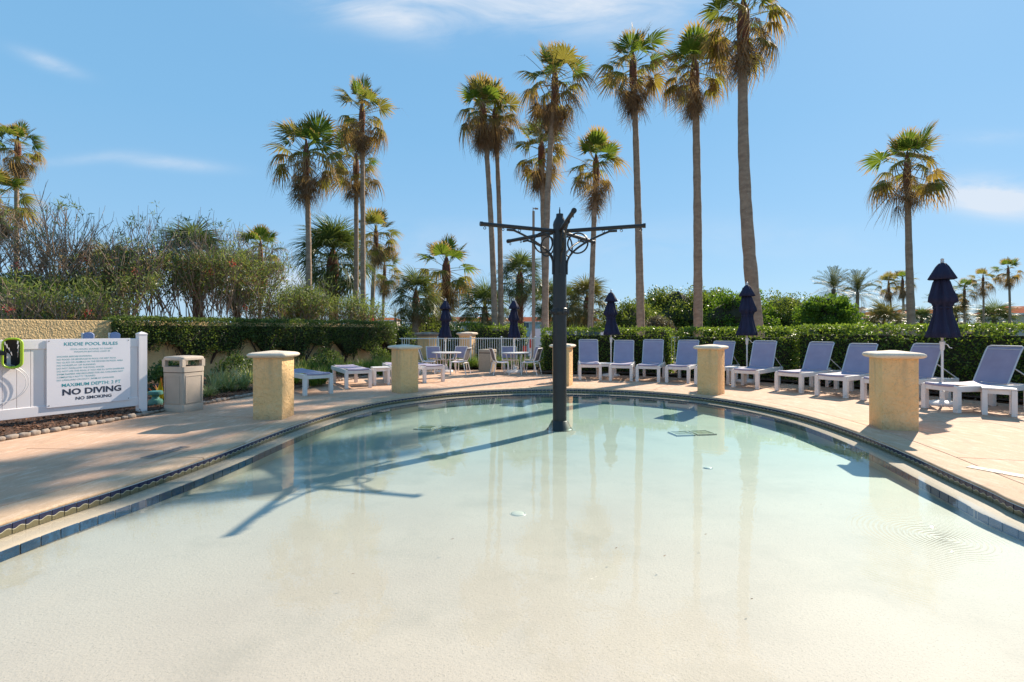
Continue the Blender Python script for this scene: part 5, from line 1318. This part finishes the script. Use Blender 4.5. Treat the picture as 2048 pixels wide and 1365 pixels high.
for i, (px, Yd, rx, rz_, zc, ml, lab) in enumerate([(845, 36, 1.9, 1.9, 1.0, 'tree_a', 'dark brownish shrubby tree behind the dark-capped pillar'), (930, 40, 1.6, 1.0, .7, 'tree_a', 'low bushes in front of the pale blue-grey building'), (1010, 42, 1.6, 1.2, .8, 'tree_a', 'green bushes behind the close palm pair'),
     (1120, 42, 2.2, 1.8, .9, 'tree_a', 'green bushes seen either side of the dark post'), (1205, 40, 1.8, 1.7, .9, 'tree_a', 'green bush right of the dark post beyond the hedge'), (1965, 75, 4.0, 1.6, .8, 'tree_a', 'far dark shrubs between the two right houses')]):
    bush('tree', xw(px, Yd), Yd, rx, rx, rz_, zc, 5000, .14, M[ml], lab, GB, 'tree', seed=110 + i, clumps=30, cr=.32)
for i, (px, Yd, rx, rz_, zc) in enumerate([(-60, 25, 3.0, 2.4, 1.6), (60, 24, 2.6, 2.2, 1.5), (170, 25, 2.2, 1.9, 1.3), (-160, 22, 3.0, 2.3, 1.6)]):
    bush('tree', xw(px, Yd), Yd, rx, rx * .7, rz_, zc, 8000, .13, M['hedge_dark'], ['dark dense tree mass at the left edge behind the oleanders', 'dark dense tree under the leftmost palm', 'dark tree behind the second oleander', 'dark tree just outside the left edge'][i], 'dark trees behind the oleanders', 'tree', seed=130 + i, clumps=40, cr=.34)

# ------------------------------------------------------------------ oleanders
def oleander(px, Yd, top_py, seed, label, nst=13, leafy=1.0, spread=1.0, flowers=6, bare=.5):
    rr = random.Random(seed); x0 = xw(px, Yd); Ht = zw(top_py, Yd)
    t = tag(empty('oleander', (x0, Yd, 0)), label, 'shrub', 'leggy oleanders with red flowers'); m = MB(); tips = []; mids = []
    def grow(p, d, L, r_, depth):
        pts = [p]; n = 4; q = p
        for k in range(n):
            d = (d + Vector((rr.uniform(-.16, .16), rr.uniform(-.16, .16), rr.uniform(-.02, .14)))).normalized(); q = q + d * L / n; pts.append(q)
        m.tube(pts, [r_, r_ * .88, r_ * .76, r_ * .64, r_ * .5], 4 if depth else 5, cap=False)
        if depth > 1: mids.append(pts[2])
        if depth >= 3: tips.append((q, d)); return
        for c in range(rr.choice((2, 3, 3)) if depth < 2 else rr.choice((1, 2, 2))):
            dd = (d + Vector((rr.uniform(-.62, .62), rr.uniform(-.62, .62), rr.uniform(0, .25)))).normalized(); grow(q, dd, L * rr.uniform(.5, .72), r_ * .66, depth + 1)
        if depth == 1: grow(pts[2], (d + Vector((rr.uniform(-.8, .8), rr.uniform(-.8, .8), .1))).normalized(), L * .5, r_ * .5, depth + 2)
    for k in range(nst):
        a = rr.uniform(0, 6.28); ln = rr.uniform(.1, .42) * spread; d = Vector((math.cos(a) * ln, math.sin(a) * ln * .7, 1)).normalized(); b0 = Vector((rr.uniform(-.5, .5) * spread, rr.uniform(-.4, .4), 0))
        grow(b0, d, Ht * rr.uniform(.36, .48), rr.uniform(.026, .038), 0)
    m.build('stems', M['twig'], t)
    tp = np.array([p for p, d in tips]); md = np.array([tuple(p) for p in mids]); r2 = np.random.default_rng(seed)
    def lv(src, n, L_, Wd, ml, nm, jit=.12, zmax=None, zmin=None):
        s = src
        if zmax is not None: s = s[s[:, 2] < zmax]
        if zmin is not None: s = s[s[:, 2] > zmin]
        if len(s) == 0: return
        P = s[r2.integers(0, len(s), n)] + r2.normal(size=(n, 3)) * jit
        V, Q, uv = rand_leaves(P, L_, Wd, np.tile([0, 0, 1.0], (n, 1)), .45); tag(link_mesh(nm, np_mesh(nm, V, Q, ml, uv), t), kind='stuff')
    tp = np.array([tuple(p) for p, d in tips])
    lv(np.vstack([tp, md]), int(2300 * leafy), .19, .036, M['oleander'], 'leaves', .16, zmax=Ht * (1 - bare * .62))
    lv(tp[r2.integers(0, len(tp), max(4, len(tp) // 3))], int(420 * leafy), .17, .03, M['oleander'], 'tip_leaves', .05)
    lv(np.vstack([tp, md]), int(500 * leafy), .14, .035, M['oleander_dry'], 'dry_leaves', .10, zmax=Ht * .75)
    cl = tp[tp[:, 2] < Ht * .72]
    if len(cl):
        for k in range(flowers):
            c_ = cl[r2.integers(0, len(cl))]; P = c_ + r2.normal(size=(26, 3)) * .075; V, Q, uv = rand_leaves(P, .06, .06); tag(link_mesh('flower_cluster', np_mesh('flower_cluster', V, Q, M['flower'], uv), t), kind='stuff')
OL = [(-10, 17.5, 415, 'leggy oleander at the left edge over the stucco wall'), (55, 19, 400, 'tall bare-topped oleander beneath the leftmost palm'), (130, 18, 412, 'tall leafless-topped oleander above the right end of the rules board'), (205, 19, 418, 'tall oleander with bare forking twigs above the wall end'),
      (262, 20, 470, 'oleander behind the start of the dark hedge'), (320, 20.5, 440, 'oleander with red flowers above the beige bin'), (385, 21.5, 452, 'tall twiggy oleander in front of a cabbage palm'), (440, 22, 452, 'dense brown-twigged oleander over the middle of the hedge'), (490, 23, 466, 'last tall oleander, left of the small round-headed palm')]
for i, (px, Yd, ty, lab) in enumerate(OL): oleander(px, Yd, ty, 200 + i, lab, nst=13 if i < 4 else 15, leafy=1.0 if i > 3 else .9, bare=.75 if i < 4 else .35, flowers=2 + i % 3)
for i, (px, Yd, ty, lab) in enumerate([(545, 23, 575, 'low leafy oleander at the foot of the small round-headed palm'), (590, 24, 590, 'low sunlit oleander left of the leftmost tall palm trunk'), (635, 24, 560, 'bright leafy oleander between tall palm trunks'), (690, 24.5, 590, 'leafy oleander around the slim palm trunks'), (740, 25.5, 600, 'low oleander at the end of the hedge row'), (15, 15.5, 560, 'leafy lower oleander just above the stucco wall, left'), (110, 16.5, 565, 'leafy lower oleander above the rules board'), (200, 17.5, 575, 'leafy lower oleander at the end of the visible wall')]):
    oleander(px, Yd, ty, 230 + i, lab, nst=10, leafy=(.75 if i < 5 else .38), bare=0.0, spread=1.3, flowers=1)

# ------------------------------------------------------------------ light pole, van, extinguisher-red gear
lp = tag(empty('lamp_post', (xw(1067, 24), 24, 0)), 'slim square tan lamp post between palm trunks, left of the dark post', 'lamp post')
m = MB(); m.box((0, 0, 3.0), (.15, .15, 6.0), ch=.01); m.build('lower_post', M['timber'], lp)
m = MB(); m.box((0, 0, 6.55), (.11, .11, 1.12), ch=.008); m.build('upper_post', M['timber'], lp)
m = MB(); m.tube([(-.02, 0, 7.1), (-.02, 0, 7.28)], .02, 6); m.tube([(-.02, 0, 7.22), (.10, 0, 7.26), (.2, 0, 7.2)], .02, 6); m.box((.14, 0, 7.22), (.16, .08, .06)); m.build('sensor', M['timber'], lp)
vn = tag(empty('parked_van', (xw(1125, 25.4), 25.4, 0)), 'pale white van parked beyond the picket fence, mostly hidden by palm trunk and dark post', 'van')
prof = [(-1.72, .28), (-1.75, .75), (-1.60, 1.38), (-1.50, 1.55), (-1.36, 1.60), (1.85, 1.60), (1.9, 1.5), (1.9, .28)]
m = MB(); n_ = len(prof); m.add([(x, -.85, z) for x, z in prof] + [(x, .85, z) for x, z in prof], [tuple(range(n_)), tuple(range(2 * n_ - 1, n_ - 1, -1))] + [(k, k + n_, (k + 1) % n_ + n_, (k + 1) % n_) for k in range(n_)]); m.build('body', M['vanpaint'], vn)
for (a_, b_) in ((-1.42, -.72), (-.62, .5), (.6, 1.7)):
    m = MB(); m.box(((a_ + b_) / 2, -.856, 1.30), (b_ - a_, .012, .40), ch=.004); m.build('window', M['vanpaint'] if a_ < -1 else M['glass_dark'], vn)
m = MB(); m.tube([(-.66, -.86, .35), (-.66, -.86, 1.55)], .008, 4); m.build('door_seam', M['joint'], vn)
for xx in (-1.1, 1.25):
    for yy_ in (-.78, .78):
        m = MB(); m.tube([(xx, yy_ - .1, .31), (xx, yy_ + .1, .31)], .31, 20); wv = m.build('wheel', M['black'], vn, 40)
t = tag(empty('red_gear', (xw(1049.5, 22.2), 22.2, 0)), 'red box on legs standing behind the picket fence left of the van', 'box'); m = MB(); m.box((0, 0, .72), (.16, .16, .24), ch=.01); m.build('box', M['red'], t); m = MB(); m.box((0, 0, .30), (.05, .05, .60)); m.build('leg', M['joint'], t)
t = tag(empty('fire_extinguisher', (xw(1061, 22.4), 22.4, 0)), 'small red extinguisher on a short post behind the fence, beside the van', 'extinguisher'); m = MB(); m.lathe([(.045, .75), (.05, .78), (.05, 1.08), (.03, 1.14), (.015, 1.15), (.015, 1.19)], 14); m.build('cylinder', M['red'], t, 40); m = MB(); m.box((0, .05, .55), (.05, .04, 1.10)); m.build('bracket_post', M['fence_white'], t)

# ------------------------------------------------------------------ far buildings
def building(name, px0, px1, Yd, eave, ridge, depth, wallm, label, hip=0.0, wins=(), cups=(), base=0.0, cols=()):
    """eave/ridge in photo y; wins: (px0,px1,py0,py1); cups: (px,pytop,wpx)"""
    x0, x1 = xw(px0, Yd), xw(px1, Yd); ze, zr = zw(eave, Yd), zw(ridge, Yd); xc = (x0 + x1) / 2
    t = tag(empty(name, (xc, Yd, 0)), label, 'building'); L_ = x1 - x0
    m = MB(); m.box((0, depth / 2, ze / 2 - .1), (L_ - .8, depth - .8, ze + .1)); m.build('wall', wallm, t)
    m = MB(); hx = L_ / 2; hi = L_ * hip
    m.add([(-hx, 0, ze), (hx, 0, ze), (hx, depth, ze), (-hx, depth, ze), (-hx + hi, depth / 2, zr + depth * .0), (hx - hi, depth / 2, zr)], [(0, 1, 5, 4), (2, 3, 4, 5), (1, 2, 5), (3, 0, 4), (3, 2, 1, 0)]); rf = m.build('roof', M['roof'], t)
    m = MB(); m.box((0, .1, ze - .12), (L_ - .1, .18, .22)); m.build('fascia', M['trimw'], rf)
    for a0, a1, b0, b1 in wins:
        xa, xb, za, zb = xw(a0, Yd) - xc, xw(a1, Yd) - xc, zw(b1, Yd), zw(b0, Yd)
        m = MB(); m.box(((xa + xb) / 2, .38, (za + zb) / 2), (xb - xa + .24, .12, zb - za + .24)); wf = m.build('window', M['trimw'], t)
        m = MB(); m.box(((xa + xb) / 2 - (xb - xa) / 4 - .01, .30, (za + zb) / 2), ((xb - xa) / 2 - .06, .06, zb - za)); m.build('pane', M['glass_dark'], wf)
        m = MB(); m.box(((xa + xb) / 2 + (xb - xa) / 4 + .01, .30, (za + zb) / 2), ((xb - xa) / 2 - .06, .06, zb - za)); m.build('pane', M['glass_dark'], wf)
    for a0, a1, b0, b1 in cols:   # flush dark panels, shade of the arcade bays put into the colour
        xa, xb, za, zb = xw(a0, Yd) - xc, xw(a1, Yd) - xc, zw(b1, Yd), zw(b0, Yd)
        m = MB(); m.box(((xa + xb) / 2, .42, (za + zb) / 2), (xb - xa, .1, zb - za)); m.build('shaded_bay_panel', M['cap_dark'], t)
    for cx, ctop, cwp in cups:
        xx = xw(cx, Yd) - xc; zt = zw(ctop, Yd); wd_ = cwp * Yd / F; zb_ = zr - .5
        m = MB(); m.box((xx, depth / 2, (zb_ + zt - wd_ * .42) / 2), (wd_ * .66, wd_ * .66, zt - wd_ * .42 - zb_)); cu = m.build('cupola', M['trimw'], rf)
        m = MB(); m.squares([(wd_ * .52, zt - wd_ * .42, .02), (wd_ * .04, zt, .01)]); q = m.build('cupola_roof', M['cupola_roof'], t); q.location = (xx, depth / 2, 0)
    return t
building('long_building', 838, 1205, 130, 643.5, 634, 5, M['wall_blue'], 'long pale blue-grey building with red roof far beyond the picket fence', hip=.03,
         wins=[(932, 945, 645, 657), (871, 878, 650, 660), (915, 922, 645, 657), (1010, 1020, 646, 656), (1046, 1058, 646, 656)], cups=[(951, 623, 11), (1015, 623, 11), (1085, 627, 9)])
building('arcaded_building', 1690, 1842, 105, 637, 623.5, 6, M['wall_far'], 'long low cream building with arcade and red roof at the right', hip=.06,
         cols=[(1716, 1724, 641, 652), (1729, 1744, 641, 652), (1749, 1763, 641, 652), (1768, 1782, 641, 652)], cups=[(1733, 611, 12), (1745, 612, 12)])
building('cream_house', 1812, 1916, 85, 627.5, 618, 6, M['wall_far'], 'pale cream two-storey house with red hip roof behind the nearest umbrella', hip=.2,
         wins=[(1856, 1863, 632, 640), (1903, 1909, 631, 641), (1844, 1849, 645, 651), (1856, 1862, 645, 651), (1822, 1829, 632, 640)], cups=[(1838, 607, 12), (1847, 608, 10)])
building('edge_house', 2014, 2130, 78, 626.5, 611, 6, M['wall_far'], 'cream house with red roof cut by the right edge', hip=.25, wins=[(2028, 2036, 629, 641), (2060, 2068, 629, 641)])
building('distant_roof', 745, 792, 150, 640.5, 635, 10, M['wall_far'], 'tiny red roof far off over the end of the dark hedge', hip=.2)

# ------------------------------------------------------------------ small marks: floating leaves, deck marker tiles
V_, Q_, uv_ = rand_leaves(np.array([[at(px, py, ZWATER).x, at(px, py, ZWATER).y, ZWATER + .004] for px, py in ((1133, 918), (1326, 1114), (1230, 1098), (806, 994), (812, 996), (1408, 1070), (900, 1080), (1640, 1010), (700, 1150), (1500, 1200), (1129, 921))]), .034, .009, np.tile([1.0, .6, 0], (11, 1)), 3.0)
V_[:, 2] = ZWATER + .003
tag(link_mesh('fallen_leaves', np_mesh('fallen_leaves', V_, Q_, M['chip'], uv_)), kind='stuff')
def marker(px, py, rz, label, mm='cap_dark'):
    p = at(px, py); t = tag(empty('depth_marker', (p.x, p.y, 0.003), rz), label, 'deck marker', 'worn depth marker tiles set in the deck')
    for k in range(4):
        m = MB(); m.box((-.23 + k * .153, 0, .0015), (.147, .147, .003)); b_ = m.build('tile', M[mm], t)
    return t, p
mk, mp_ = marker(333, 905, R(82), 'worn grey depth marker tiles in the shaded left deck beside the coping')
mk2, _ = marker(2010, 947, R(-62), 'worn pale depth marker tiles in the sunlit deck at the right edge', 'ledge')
def marker_text(t, s, x, sz):
    cu = bpy.data.curves.new('lettering', 'FONT'); cu.body = s; cu.size = sz; cu.offset = .004; cu.align_x = 'CENTER'; cu.align_y = 'CENTER'; cu.resolution_u = 2
    ob = bpy.data.objects.new('tmp', cu); COL.objects.link(ob); bpy.context.view_layer.update(); me = bpy.data.meshes.new_from_object(ob.evaluated_get(bpy.context.evaluated_depsgraph_get())); COL.objects.unlink(ob); bpy.data.objects.remove(ob)
    me.materials.clear(); me.materials.append(M['dark_ink']); o = link_mesh('lettering', me, t, (x, 0, .0036))
marker_text(mk, 'NO', -.16, .14); marker_text(mk, 'DIVING', .14, .095); marker_text(mk2, '2 FT', .0, .14)
